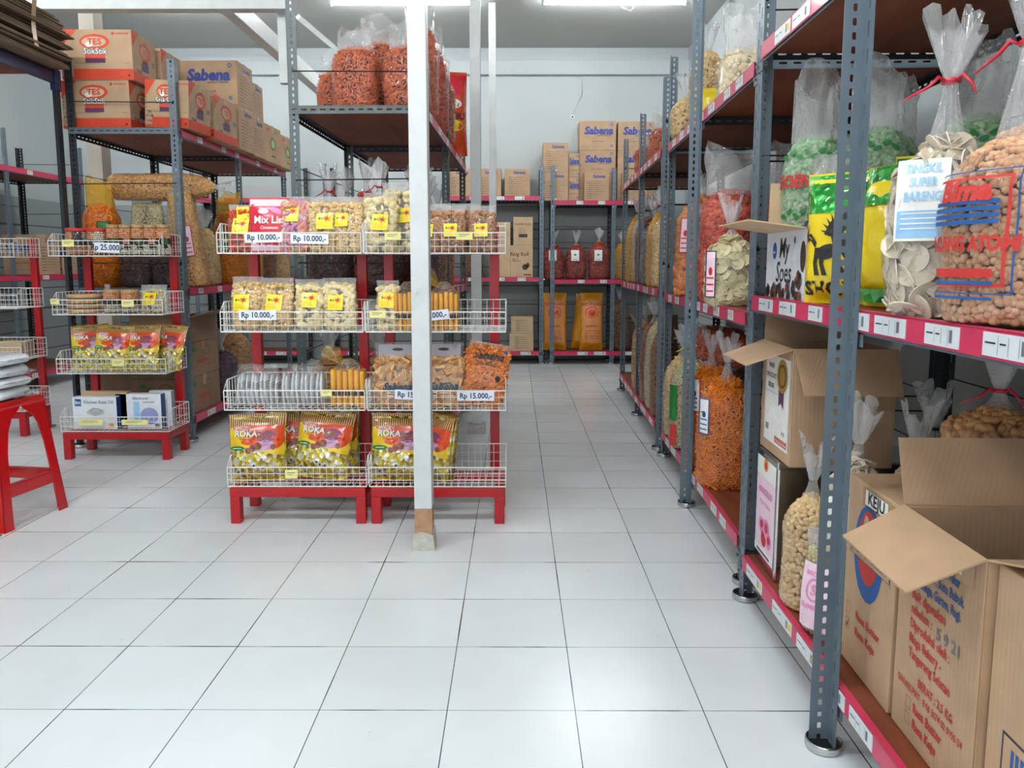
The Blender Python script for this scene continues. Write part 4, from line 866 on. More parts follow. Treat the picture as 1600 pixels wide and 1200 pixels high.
def yellow_pack(label, x, y, z, w, seed, knot=True):
    M_YS = plain('yellow_sachet', (240, 176, 16), .3, coat=.5, var=.08, scale=30)
    t = thing('sachet_pack', label, 'sachet pack', (x, y, z), 0, 'packs of yellow sachets'); rr = random.Random(seed); n = 6
    for i in range(n):
        for row in (0, 1):
            b = MB(); cx = -w/2+w*(i+.5)/n; a = w/n*.47; hh = .078 if row else .07; z0 = .068*row
            b.grid(lambda p, q: (cx+a*sgn_pow(cos(2*pi*p), .6)*(1-.12*abs(2*q-1)**5), .034*sgn_pow(sin(2*pi*p), .6), z0+hh*q+.004*sin(cx*90)), 10, 4, M_YS, closed_u=True)
            b.add([(cx+a*.8*cos(2*pi*j/8), .03*sin(2*pi*j/8), z0+hh) for j in range(8)], [tuple(range(8))], M_YS)
            if not row: b.box(cx-a*.8, cx+a*.8, -.0355, -.034, .045, .062, M_INK)
            b.build('sachet', t, smooth=True)
    g = MB(); g.grid(lambda p, q: ((w/2+.005)*sgn_pow(cos(2*pi*p), .5)*(1-(.75*max(0, q-.72)/.28 if q > .72 else 0)), .040*sgn_pow(sin(2*pi*p), .6)*(1-.8*max(0, q-.7)/.3), .19*q), 36, 12, FILM, closed_u=True); g.build('plastic_film', t, smooth=True)
    if knot:
        k = MB(); k.grid(lambda p, q: (-.02-.05*q+.004*cos(2*pi*p)+.035*q*cos(2*pi*p), .004*sin(2*pi*p)+.012*q*sin(6*pi*p), .165+.05*q+.03*q*sin(2*pi*p)), 20, 5, FILMY, closed_u=True); k.build('plastic_knot', t, smooth=True)
    return t
yellow_pack('clear pack of yellow sachets beside the row of upright grey sachets', -.675, 3.08, z, .14, 3)
z = fl(.155)
candy = pillow('gold and orange candy bag leaning at the left end of the bottom basket', (-1.045, 3.050, z), (.235, .275, .075), ds_candy, GOLD, radians(3), (radians(-10), 0), 2, 'gold candy bags')
candy.rotation_euler = (radians(-10), radians(-2), radians(3))
copy_thing(candy, (-.80, 3.060, z+.008), (radians(-16), radians(4), radians(-5)), 'gold and orange candy bag leaning forward in the bottom basket, second front one from left')
copy_thing(candy, (-.93, 3.155, z), (radians(-6), radians(1), radians(8)), 'gold candy bag standing behind the gap between the two front ones')
copy_thing(candy, (-.775, 3.165, z), (radians(-5), radians(0), radians(-2)), 'gold candy bag standing behind the second front one from left')
# ---- right stand
copy_thing(candy, (-.475, 3.055, z), (radians(-10), radians(1), radians(2)), 'gold and orange candy bag in the bottom basket half hidden by the white post')
for k, (dx, dy) in enumerate(((0, 0), (.022, .03), (.04, .06))):
    copy_thing(candy, (-.365+dx, 3.11+dy, z), (radians(-4), radians(5), radians(-38-8*k)), ('striped candy bag turned sideways, visible just right of the white post', 'striped candy bag turned sideways behind the one at the white post', 'rearmost sideways candy bag beside the empty part of the bottom basket')[k])
z = fl(1.08)
pouch('puff', 'pouch of pale potato puffs beside the tallest one, with a low label', -.530, 3.07, z, .13, .20, st=((.0, .115, .064, -.04),), seed=10)
pouch('puff', 'tallest pouch of pale potato puffs, touching the white post, label tilted', -.455, 3.12, z, .15, .23, extra=.05, st=((.015, .145, .058, .08),), seed=11)
for k, x in enumerate((-.345, -.250, -.150)):
    pouch('walnut', ('pouch of brown nut snacks just right of the white post in the top basket', 'middle pouch of brown nut snacks in the top basket right of the post', 'pouch of brown nut snacks at the right end of the top basket')[k], x+(.02 if k == 2 else 0), 3.08, z, .105, .150, d=.065, st=((-.005, .085, .052, (-.08, 0, .03)[k]),), seed=12+k)
for k, x in enumerate((-.305, -.20)):
    pouch('walnut', ('pouch of brown nut snacks standing in the second row, left', 'pouch of brown nut snacks standing in the second row, right')[k], x, 3.17, z, .11, .165, d=.065, st=None, seed=15+k)
z = fl(.775)
pouch('puff', 'narrow pouch of round puffs left of the post, beside yellow sachets', -.510, 3.07, z, .085, .16, d=.07, st=((.0, .115, .060, -.06),), seed=14)
yellow_pack('clear pack of yellow sachets half hidden by the left side of the white post', -.43, 3.08, z, .11, 4, False)
yellow_pack('clear pack of yellow sachets with a twisted top just right of the white post', -.285, 3.08, z, .12, 5)
z = fl(.465)
def handle_bag(label, x, y, z, w, h, seed, word):
    t = bag('wafer', label, (x, y, z), (w, .08, h), 'flat', .07, 0, seed, FILMGR, (-.06, 0), None, lambda mb, fm, w_, h_: (T(mb, word, .042, 0, h_*.42, fm, M_LOGO, .05, .35, 1.0, off=.004), lines(mb, -.04, h_*.28, .09, 2, .012, fm, M_PWHITE, .003), R(mb, -w_*.42, h_+.012, w_*.42, h_+.062, fm, M_GREYP, -.001, 4, 1), EL(mb, 0, h_+.042, .022, .006, fm, M_BLACK, .001)), 'grey topped cracker bags', 'handle_bag')
    return t
M_LOGO = plain('dark_teal_logo', (16, 66, 92), .5); M_GREYP = plain('grey_bag_header', (150, 144, 152), .35, coat=.3)
handle_bag('grey topped bag of square wafers with a cut out handle, left of the white post', -.475, 3.08, z, .185, .185, 21, 'Sabena')
handle_bag('grey topped bag of wafers with a cut out handle, just right of the white post', -.290, 3.09, z, .165, .185, 22, 'Sabena')
bag('ostick', 'clear bag of orange stick snacks with black lettering, leaning right of the post', (-.140, 3.09, z), (.17, .075, .225), 'flat', .03, 0, 23, FILMP, (-.06, radians(9)), None,
    lambda mb, fm, w, h: (T(mb, 'Sabena', .045, 0, h*.90, fm, M_INK, .05, .35, 1, off=.004), T(mb, 'Stik Balado', .020, 0, h*.76, fm, M_PBROWN, .03, .2, off=.004), EL(mb, w*.3, h*.52, .010, .012, fm, M_INK, .004), EL(mb, w*.38, h*1.0, .012, .008, fm, M_PBLUED, .004), lines(mb, -.05, h*.4, .1, 3, .012, fm, M_PBROWN, .0015)), dense=1.1)
# price cards
price_card(SM, -.095, 1.080+.060, .145, .038, 'Rp 10.000,-', 'white price card on the top basket reading a price of ten thousand, left one', -.02)
price_card(SM, .082, 1.080+.055, .145, .038, 'Rp 10.000,-', 'white price card on the top basket reading a price of ten thousand, right one', .02)
price_card(SM, -.130, .775+.066, .145, .038, 'Rp 10.000,-', 'white price card on the second basket of the stand left of the post', .0)
price_card(SR, -.020, .775+.064, .145, .038, 'Rp 10.000,-', 'white price card crossing behind the white post on the second basket', -.10)
price_card(SR, -.090, .465+.062, .145, .038, 'Rp 15.000,-', 'white price card half covered by the white post on the third basket', .04)
price_card(SR, .155, .465+.058, .145, .038, 'Rp 15.000,-', 'white price card with fifteen thousand at the right end of the third basket', .0)
price_card(SL, .02, 1.08+.042, .13, .050, 'Rp 25.000,-', 'white price card under the jars of the left red stand', .03)
price_card(SL, -.18, 1.08+.065, .062, .036, '', 'pale yellow card below the two red lidded jars')
price_card(SL, -.27, .775+.070, .045, .028, '', 'small yellow card at the left corner of the second basket, left stand')
price_card(SL, .11, .775+.060, .064, .034, '', 'pale yellow card in front of the nut packs on the left stand')
price_card(SL, .04, .465+.058, .064, .034, '', 'pale yellow card in front of the candy bags on the left stand')
price_card(SR, -.16, 1.08+.066, .062, .030, '', 'pale yellow card under the potato puffs, left of the white post')
price_card(SR, .115, 1.08+.066, .062, .030, '', 'pale yellow card under the brown nut pouches right of the white post')
price_card(SR, -.225, .775+.070, .062, .028, '', 'pale yellow card at the left end of the second basket, right stand')
price_card(SM, .13, .465+.070, .042, .026, '', 'pale yellow card on the basket of grey sachets')
price_card(SM, -.02, .155+.052, .05, .036, '', 'cream card with a red mark on the bottom basket between candy bags')
# ---- left stand
z = fl(1.08)
M_JAR = film_mat('jar_plastic', haze=.03, bump=.05, gloss=.06); M_BLID = plain('tan_jar_lid', (176, 142, 92), .35, coat=.3)
def jar(label, x, y, z, r, h, lid, layers, seed, grp):
    t = thing('snack_jar', label, 'jar', (x, y, z), 0, grp); b = MB(); b.lathe([(0, 0), (r, 0), (r, h-.012), (r*.92, h-.004), (r*.92, h)], M_JAR, 24); b.build('jar_body', t, smooth=True)
    b = MB(); b.lathe([(r*1.0, h-.006), (r*1.03, h-.004), (r*1.03, h+.008), (r*.95, h+.011), (0, h+.011)], lid, 24); b.build('lid', t, smooth=False)
    rr = random.Random(seed); c = MB(); n = 0
    c.lathe([(0, .002), (r*.82, .002), (r*.82, h*.92), (0, h*.92)], M_CORED, 16)
    v, f = pc_ball(.0062, .85)
    rows = int(h*.93/.0105)
    for i in range(rows):
        zz = (i+.5)/rows; m = layers[min(len(layers)-1, int(zz*len(layers)))]
        k = int(2*pi*r/.0115)
        for j in range(k):
            a = 2*pi*(j+(i % 2)*.5+rr.uniform(-.2, .2))/k; m_ = m if not isinstance(m, tuple) else m[int(((a+.5)/1.05)) % len(m)]
            M = Matrix.Translation((r*.88*cos(a), r*.88*sin(a), .006+h*.9*zz)) @ Matrix.Rotation(rr.uniform(0, 6), 4, 'X'); c.add([M @ Vector(q) for q in v], f, m_)
    o = c.build('contents', t, smooth=True); o['kind'] = 'stuff'
    return t
M_CORED = plain('jar_core', (70, 50, 36), .8); BD_O = pieces_mat('orange_beads', [(226, 150, 96), (240, 176, 128), (206, 126, 72)], .45); BD_B = pieces_mat('dark_beads', [(40, 26, 24), (60, 40, 34)], .4); BD_W = pieces_mat('white_beads', [(214, 202, 176), (228, 220, 200), (196, 184, 156)], .5); BD_G = pieces_mat('green_beads', [(60, 110, 50), (90, 130, 60)], .45)
jar('red lidded jar of mixed sweets, leftmost in the top basket of the left stand', -2.315, 4.09, z, 0.052, .130, M_PRED, [BD_O, BD_B, (BD_W, BD_O, BD_B)], 1, 'red lidded jars')
jar('red lidded jar of mixed sweets, right one of the two', -2.205, 4.09, z, 0.052, .130, M_PRED, [BD_O, (BD_B, BD_W), (BD_O, BD_W)], 2, 'red lidded jars')
for k in range(5):
    jar('jar of %s beads with a tan lid, %s of five in a row' % (('green and orange', 'black and orange', 'green topped', 'dark and orange', 'white and orange')[k], ('first', 'second', 'third', 'fourth', 'rightmost')[k]), -2.115+.066*k, 4.08, z, 0.032, .148, M_BLID, [BD_W, (BD_W, BD_B), (BD_B, BD_G) if k % 2 == 0 else (BD_B, BD_B, BD_O), BD_O, BD_O], 3+k, 'tan lidded bead jars')
for k in range(4): jar('tan lidded bead jar in the rear row, %s' % ('left', 'second', 'third', 'right')[k], -2.09+.068*k, 4.17, z, 0.032, .148, M_BLID, [BD_W, BD_B, BD_O], 9+k, 'tan lidded bead jars')
z = fl(.775)
for k in range(4):
    t = thing('cracker_stack', ('flat cracker pack lying at the bottom of the stack in the left second basket', 'second cracker pack from the bottom of the left stack', 'third cracker pack from the bottom of the left stack', 'top cracker pack of the left stack')[k], 'cracker pack', (-2.30+.006*(k % 2), 4.10, z+.026*k), radians(3*k-4), 'stacked cracker packs')
    b = MB(); b.lathe([(0, 0), (.085, .002), (.088, .012), (.085, .022), (0, .023)], plain('biscuit', (206, 160, 100), .6, var=.15, scale=40, bump=.4), 24); b.build('biscuit', t, smooth=True)
    b = MB(); b.lathe([(0, -.0005), (.090, .001), (.094, .012), (.090, .024), (0, .0245)], FILM, 24); b.build('plastic_film', t, smooth=True)
jar('squat jar of black and orange nuts in the second basket', -2.145, 4.09, z, .045, .115, M_BLID, [BD_W, BD_W, BD_B, BD_O, BD_O], 20, 'squat nut jars'); jar('squat jar of black and orange nuts right of its twin', -2.05, 4.09, z, .045, .115, M_BLID, [BD_W, BD_W, BD_B, BD_O, BD_O], 21, 'squat nut jars')
pouch('nut', 'pouch of nuts with a yellow label beside the squat nut jars', -1.925, 4.09, z, .13, .115, st=((-.01, .075, .064, 0),), seed=30)
b = MB(); b.box(-.014, .014, -.004, .004, 0, .15, M_GREYP); tag(b.build('divider_strip', loc=(-2.205, 4.16, z)), 'narrow grey strip standing behind the nut jars', 'strip')
z = fl(.465)
for k, (x, y, ry, rz) in enumerate(((-2.30, 4.12, -5, 6), (-2.17, 4.07, 3, 0), (-2.01, 4.08, -2, -5), (-1.91, 4.14, 4, -14))):
    o = copy_thing(candy, (x, y, z), (radians(-14), radians(ry), radians(rz)), ('gold candy bag at the left end of the third basket, left stand', 'gold candy bag front left in the third basket, left stand', 'gold candy bag front right in the third basket, left stand', 'gold candy bag at the right end of the third basket, left stand')[k]); o.scale = (.86, .86, .90)
z = fl(.155)
def box_pack(label, x, y, z, w, d, h, mats, fn, rot=0, tilt=(0, 0)):
    t = thing('product_box', label, 'product box', (x, y, z), rot, 'boxed goods in the bottom basket', tilt); b = MB(); b.box(-w/2, w/2, -d/2, d/2, 0, h, mats[0])
    b.build('box_body', t, bevel=.001); p = MB(); R(p, w/2+.0003-w/2, 0, 0, 0, fm_front(w, d, h), mats[1]) if 0 else None
    fr = fm_right(w, d, h); R(p, -d/2, .001, d/2, h-.001, fr, mats[1]); fn(p, fm_front(w, d, h), w, h); p.build('printed_marks', t); return t
M_BXW = plain('white_box_card', (222, 226, 232), .4, coat=.2); M_BXB = plain('blue_box_side', (34, 60, 130), .4)
def ds_scale(p, fm, w, h):
    R(p, -w*.44, h*.72, -w*.30, h*.94, fm, M_PBLUED); T(p, 'lm', h*.16, -w*.37, h*.83, fm, M_PWHITE, .02, off=.0016); T(p, 'Kitchen Scale DII', h*.13, w*.10, h*.84, fm, M_GREYINK, .02)
    PG(p, [(-.18*w, h*.56), (-.02*w, h*.68), (.22*w, h*.60), (.20*w, h*.48), (-.0*w, h*.42), (-.18*w, h*.50)], fm, M_SILV, .001); EL(p, .03*w, h*.58, w*.13, h*.08, fm, M_GREYINK, .0018, a0=.8); R(p, w*.3, h*.06, w*.42, h*.18, fm, M_YORANGE)
def ds_scale2(p, fm, w, h):
    T(p, 'Electronic', h*.11, -w*.08, h*.88, fm, M_GREYINK, .02); T(p, 'Kitchen Scale', h*.06, w*.15, h*.78, fm, M_GREYINK, .01); R(p, -w*.3, h*.2, -w*.12, h*.78, fm, M_LBLUE); EL(p, w*.15, h*.38, w*.26, h*.24, fm, M_LILAC, .001); R(p, w*.3, h*.05, w*.44, h*.16, fm, M_GREYINK)
M_YORANGE = plain('amber_mark', (226, 150, 60), .5); M_LILAC = plain('lilac_print', (150, 156, 206), .5); M_GRB = plain('green_box_face', (70, 120, 60), .5, var=.3, scale=20)
box_pack('white kitchen scale box with a drawing of a scale, front left in the bottom basket', -2.245, 4.05, z, .235, .045, .175, (M_BXW, M_BXB), ds_scale)
box_pack('white box with a lilac round picture at the right front of the bottom basket', -1.985, 4.06, z, .185, .05, .190, (M_BXW, M_BXB), ds_scale2)
box_pack('box with a green picture standing between the two white boxes', -2.09, 4.12, z, .16, .04, .180, (M_GRB, M_PGREEN), lambda p, fm, w, h: T(p, 'KAB', h*.12, w*.02, h*.86, fm, M_PBLUED, .02))
box_pack('tan box standing behind the kitchen scale box', -2.23, 4.125, z, .25, .05, .190, (M_CARDL, M_CARDN), lambda p, fm, w, h: None)
box_pack('slim grey box behind the lilac one at the right', -1.93, 4.13, z, .12, .04, .195, (M_BXW, M_GREYP), lambda p, fm, w, h: None)
price_card(SL, -.045-.08, .155+.050, .13, .030, '', 'long white ticket on the bottom basket before the kitchen scale box'); price_card(SL, .11, .155+.050, .14, .028, '', 'long white ticket on the bottom basket before the lilac box')
# far left stand content
box_pack('tan boxes edge standing in the third basket of the stand at the left picture edge', -3.06, 4.66, fl(.465), .16, .12, .10, (M_CARDL, M_CARDN), lambda p, fm, w, h: None)
# ================================================================ GOODS ON THE RIGHT RACKS
# --- nearest rack, middle shelf (z .945)
z = .947
def lb_cracker(mb, fm, w, h):
    R(mb, -.070, h*.46, .012, h*.95, fm, M_PWHITE, .003, 5, 8); R(mb, -.066, h*.48, .006, h*.64, fm, M_LBLUE, .004, 5, 3)
    for i, tx in enumerate(('SINGKIL', 'SUPER', 'BARENG')): T(mb, tx, .022, -.028, h*(.89-.085*i), fm, M_LBLUE, .03, .1, .7, off=.005)
    for i in range(4): R(mb, -.06, h*(.53+.03*i), -.005, h*(.538+.03*i), fm, M_PWHITE, .005, 4, 1)
bag('opak', 'tall clear bag of white round crackers tied with red string, beside the peanuts', (.752, 1.375, z), (.175, .14, .285), 'tied', .12, radians(-32), 3, rib=M_RIB, prints=lb_cracker)
def lb_bima(mb, fm, w, h):
    e = .004
    for (a, c, d_, f_, m_) in ((-.075, .064, .07, .055+e, M_PRED), (-.075, h*.78, .07, h*.78+e, M_PRED), (.070-e, .064, .070, h*.78, M_PRED), (-.085, .048, .078, .048+.002, M_PBLUED), (.076, .048, .078, h*.82, M_PBLUED), (-.085, h*.82, .078, h*.82+.002, M_PBLUED)): R(mb, a, c, d_, f_, fm, m_, .002, 10, 10)
    T(mb, 'Bima', .042, .0, h*.72, fm, M_PRED, .05, .1, 1.1, off=.004, cap=.05)
    for i in range(4): R(mb, -.065, h*(.545+.035*i), .058, h*(.568+.035*i), fm, M_PBLUED, .003, 10, 1)
    T(mb, 'KACANG ATOM', .030, -.002, h*.44, fm, M_PRED, .05, .08, .76, off=.004, cap=.05)
    R(mb, -.068, h*.265, .055, h*.31, fm, M_PRED, .003, 10, 1); R(mb, -.068, h*.225, .055, h*.245, fm, M_PBLUED, .003, 10, 1); R(mb, -.068, h*.145, .055, h*.16, fm, M_PBLUED, .003, 10, 1); lines(mb, -.06, h*.2, .11, 3, .006, fm, M_PRED, .001)
bag('peanut', 'large clear bag of round coated peanuts with red and blue printing at the right edge', (.755, 1.175, z), (.20, .17, .275), 'tied', .14, radians(-80), 5, rib=M_RIB, prints=lb_bima)
pk = pillow('yellow bag with a black prancing beast and green top, left of the near post', (.752, 1.80, z), (.155, .30, .10), ds_horse, YFOIL, radians(-42), (0, 0), 4, name='flour_bag', cat='flour bag', lump=.35)
pk2 = pillow('yellow bag with green top turned edge on, right behind the near post', (.80, 1.645, z), (.16, .30, .105), None, YFOIL, radians(-75), (0, 0), 6, name='flour_bag', cat='flour bag', lump=.5)
b = MB(); b.grid(lambda p, q: ((p-.5)*.158, -.046*max(0, 1-abs(2*p-1)**2.6)**.6*(1-.9*q)-.004, .215+.083*q), 14, 6, GFOIL); b.grid(lambda p, q: ((p-.5)*.152, -.054*max(0, 1-abs(2*p-1)**2.6)**.6-.002, .012+.028*q), 14, 3, GFOIL); b.build('green_header', pk2, smooth=True)
pillow('yellow bag with green top standing deeper on the shelf, behind the turned yellow one', (.92, 1.72, z), (.16, .33, .10), ds_horse, YFOIL, radians(-35), (0, 0), 8, name='flour_bag', cat='flour bag', lump=.4)
def pr_soes(mb, fm, w, h):
    R(mb, -w/2+.0005, .0005, w/2-.0005, h-.0005, fm, M_BXW, .0004)
    T(mb, 'My', h*.42, -w*.02, h*.74, fm, M_INK, .01, .15, .9); T(mb, 'Soes', h*.44, -w*.02, h*.38, fm, M_INK, .01, .15, .9); EL(mb, -w*.27, h*.72, w*.055, h*.13, fm, M_PBLUED); T(mb, 'kue', h*.08, -w*.27, h*.70, fm, M_PWHITE, .01, off=.002)
    EL(mb, w*.24, h*.86, w*.02, h*.055, fm, M_PBLUED)
    rr = random.Random(4)
    for k in range(46):
        x = rr.uniform(-.46, .46); y = rr.uniform(.03, .18+.45*max(0, x+.05)+.25*max(0, -x-.3)); EL(mb, w*x, h*y, w*rr.uniform(.02, .035), h*rr.uniform(.05, .085), fm, (M_PCHOC, M_PBROWN, M_INK)[k % 3], .0010+.00012*k, 10)
    EL(mb, w*.44, h*.62, w*.06, h*.22, fm, M_PCHOC, .001)
soes = carton('white printed carton with dark cream puffs, lid open, beside the yellow bags', (.33, .30, .178), (.868, 2.06, z), radians(-90)+A, [('front', pr_soes)], M_CARDL, open_top={'front': 172, 'left': 100}, tape=False)
def lb_koe(mb, fm, w, h):
    rr = random.Random(int(h*1000))
    for row, v in enumerate((.90, .52)):
        for k in range(7): EL(mb, -w*.36+w*.12*k, h*(v+.03*(k % 2)-.0), .011, .006, fm, M_PGREEN, .003, 10, rr.uniform(-.8, .8))
    for row, v in enumerate((.74, .36)): T(mb, 'KOENYOE', .046, 0, h*v, fm, M_PRED, .06, .15, .80, off=.005, cap=.05)
    for k in range(12): EL(mb, rr.uniform(-.35, .35)*w, h*rr.uniform(.02, .2), .004, .018, fm, M_PGREEN, .003, 8, rr.uniform(-.6, .6))
GK = 'nut'
KIND['greenk'] = ([pc_curl(.02, .006)], .02, [(150, 200, 140), (180, 216, 170), (120, 180, 110)], True); KM['greenk'] = pieces_mat('food_greenk', KIND['greenk'][2]); KCORE['greenk'] = plain('core_greenk', (120, 170, 110), .7)
for k, (x, y, rz, sd) in enumerate(((.825, 2.175, -40, 41), (.93, 2.04, -38, 42), (1.03, 2.17, -35, 43), (1.085, 1.86, -35, 44))):
    bag('greenk', ('green and white bag with red lettering standing in the white carton, left one', 'green and white bag with red lettering in the middle, behind the near post', 'green and white bag with red lettering at the rear of the carton', 'green and white bag with red lettering, right of the near post and deepest')[k], (x, y, z+.004 if k < 3 else z), (.165, .11, .42), 'open', .17, radians(rz), sd, film=FILMC, prints=lb_koe, dense=1.2)
bag('purple', 'cloudy grey bag with small dark pieces lying before the green bags', (.795, 1.995, z+.006), (.11, .09, .20), 'open', .16, radians(-30), 45, film=FILMC)
bag('nut', 'clear crumpled bag standing at the back of the near shelf behind the crackers', (1.05, 1.50, z), (.18, .12, .26), 'open', .22, radians(-30), 46, film=FILMC)
# --- nearest rack, bottom shelf (z .15)
z = .152
def pr_tin(mb, fm, w, h):
    R(mb, -w*.42, h*.10, w*.46, h*.99, fm, M_PLPINK, .001); R(mb, -w*.42, h*.78, w*.46, h*.99, fm, M_PWHITE, .0014); EL(mb, -w*.0, h*.90, w*.10, h*.06, fm, M_YORANGE, .002); EL(mb, 0, h*.89, w*.05, h*.03, fm, M_PRED, .0026)
    T(mb, 'MARCELLO', h*.075, .02*w, h*.66, fm, M_PPINK, .03, off=.0025); T(mb, 'Wafer Cream', h*.055, .02*w, h*.56, fm, M_PPINK, .01, .1, off=.0025)
    for (x, y, r) in ((-.12, .36, .12), (.10, .36, .14), (0, .26, .12), (.22, .28, .12)): EL(mb, w*x, h*y, w*r, w*r, fm, M_PPINK if x else M_PRED, .002+.0002*r); EL(mb, w*x+.004, h*y+.004, w*r*.5, w*r*.5, fm, M_PRED, .003)
    R(mb, -w*.42, h*.10, w*.46, h*.17, fm, M_PWHITE, .0018); R(mb, -w*.3, h*.12, w*.3, h*.14, fm, M_PPURPLE, .0024)
def tin(label, x, y, w, d, h, rot, prints=None):
    t = thing('square_tin', label, 'tin', (x, y, z), rot); b = MB(); b.box(-w/2, w/2, -d/2, d/2, 0, h-.01, M_CHROME); b.build('tin_body', t, bevel=.006)
    b = MB(); b.box(-w/2-.002, w/2+.002, -d/2-.002, d/2+.002, h-.022, h, M_CHROME); b.build('lid', t, bevel=.004)
    if prints: p = MB(); prints(p, fm_front(w, d, h), w, h); p.build('printed_marks', t)
tin('square tin with a pink and white printed label under the award label carton', .835, 2.165, .205, .215, .345, radians(-90)+A, pr_tin)
tin('plain square tin on the bottom shelf behind the pink one', 1.07, 2.165, .205, .215, .345, radians(-90)+A)
def pr_award(mb, fm, w, h):
    R(mb, -w*.36, h*.10, w*.44, h*.90, fm, M_PWHITE, .0008); 
    for a in (-w*.34, w*.42): R(mb, a, h*.12, a+.001, h*.88, fm, M_INK, .0012)
    EL(mb, w*.20, h*.74, w*.17, h*.15, fm, M_PGOLD, .0014); EL(mb, w*.20, h*.74, w*.12, h*.105, fm, M_PBROWN, .0018, a0=.8); PG(mb, [(w*.10, h*.62), (w*.10, h*.46), (w*.18, h*.50), (w*.26, h*.45), (w*.27, h*.62)], fm, M_PPURPLE, .0011)
    for i, tx in enumerate(('WAFER', 'CHOCOLATE', 'DELUXE')): T(mb, tx, h*.06, -w*.16, h*(.80-.09*i), fm, M_PBROWN, .02, off=.0014, sx=.8)
    R(mb, -w*.34, h*.56, w*.08, h*.563, fm, M_INK, .0012); lines(mb, -w*.30, h*.42, w*.6, 6, h*.03, fm, M_INK, h*.005)
    for i in range(6): R(mb, -w*.30+i*.005, h*.20, -w*.30+i*.005+.0025, h*.26, fm, M_INK, .0012)
    for i in range(6): R(mb, w*(.02+.065*i), h*.125, w*(.07+.065*i), h*.185, fm, M_PRED, .0012); R(mb, w*(.035+.065*i), h*.14, w*(.055+.065*i), h*.155, fm, M_PWHITE, .0016)
    T(mb, 'X O', h*.05, w*.28, h*.24, fm, M_INK, .02, off=.0014)
carton('open brown carton with a white award label standing on the square tins', (.275, .27, .315), (.870, 2.135, .4995), radians(-90)+A, [('front', pr_award)], M_CARDN, open_top={'front': 200, 'right': 240, 'left': 95}, tape=False)
bag('peanutshell', 'clear bag of small beige puffs with a knotted top beside the pink tin', (.762, 1.915, z), (.130, .12, .285), 'tied', .05, radians(-40), 51)
def lb_suma(mb, fm, w, h): R(mb, -.05, .02, .03, h*.85, fm, M_PLPINK, .001, 5, 8); T(mb, 'BISCUIT', .014, -.012, h*.74, fm, M_PPINK, .03, off=.003); EL(mb, -.01, h*.56, .022, .028, fm, M_PPINK, .002, a0=.8); T(mb, 'S', .035, -.01, h*.56, fm, M_PPINK, .04, off=.003); T(mb, 'SUMAN', .018, -.012, h*.36, fm, M_PPINK, .04, off=.003); lines(mb, -.04, h*.22, .06, 2, .012, fm, M_PPINK, .002)
bag('opak', 'clear bag of biscuits with a long white label just left of the near post', (.835, 1.83, z), (.13, .10, .40), 'tied', .05, radians(-45), 52, prints=lb_paper(-.05, .12, .03, .33, M_PWHITE, M_PPURPLE, '', None, 4))
bag('nut', 'clear bag with a pink round logo label low beside the near post', (.748, 1.765, z), (.115, .075, .205), 'flat', .05, radians(-55), 53, prints=lb_suma)
bag('nut', 'clear bag behind the near post on the bottom shelf, taller than the pink labelled one', (.97, 1.82, z), (.13, .11, .40), 'tied', .04, radians(-45), 57, prints=None)
def pr_logo(mb, fm, w, h):
    cx, cy = -.005, h*.66; EL(mb, cx, cy, .070, .105, fm, M_PBLUED, .0006); EL(mb, cx, cy+.012, .052, .080, fm, M_PRED, .0010); EL(mb, cx-.008, cy+.045, .016, .036, fm, M_CARDL, .0014, rot=.2); EL(mb, cx+.016, cy+.048, .014, .034, fm, M_CARDL, .0014, rot=-.25); EL(mb, cx+.004, cy+.012, .008, .03, fm, M_CARDL, .0014)
    R(mb, -w*.40, cy-.022, w*.42, cy+.016, fm, M_CARDN, .0018); 
    for v0 in (cy-.022, cy+.015): R(mb, -w*.40, v0, w*.42, v0+.001, fm, M_NAVY, .0022)
    R(mb, -w*.40, cy-.022, -w*.396, cy+.016, fm, M_NAVY, .0022); R(mb, w*.416, cy-.022, w*.42, cy+.016, fm, M_NAVY, .0022)
    T(mb, 'JIREH BAGELEN', .029, 0, cy-.003, fm, M_NAVY, .01, sx=.86, off=.0024)
    for i, tx in enumerate(('Rasa Butter', 'Rasa Keju')):
        v = h*(.30-.085*i); T(mb, tx, .026, -w*.20, v, fm, M_PRED, .04, sx=.95, align='L')
        for (a, c, d_, e) in ((-.100, v-.014, -.099, v+.012), (-.082, v-.014, -.081, v+.012), (-.100, v-.014, -.082, v-.013), (-.100, v+.011, -.082, v+.012)): R(mb, a, c, d_, e, fm, M_PBROWN)
    PG(mb, [(-.098, h*.215-.002), (-.092, h*.215-.012), (-.078, h*.215+.018), (-.092, h*.215-.004)], fm, M_INK, .0012)
def pr_keju(mb, fm, w, h): pr_logo(mb, fm, w, h); R(mb, -.045, h*.885, .105, h*.985, fm, M_TAPE, .0006); R(mb, -.03, h*.90, .075, h*.975, fm, M_PWHITE, .0012); T(mb, 'KEJU', .036, .0225, h*.938, fm, M_INK, .04, sx=1.05, off=.0018)
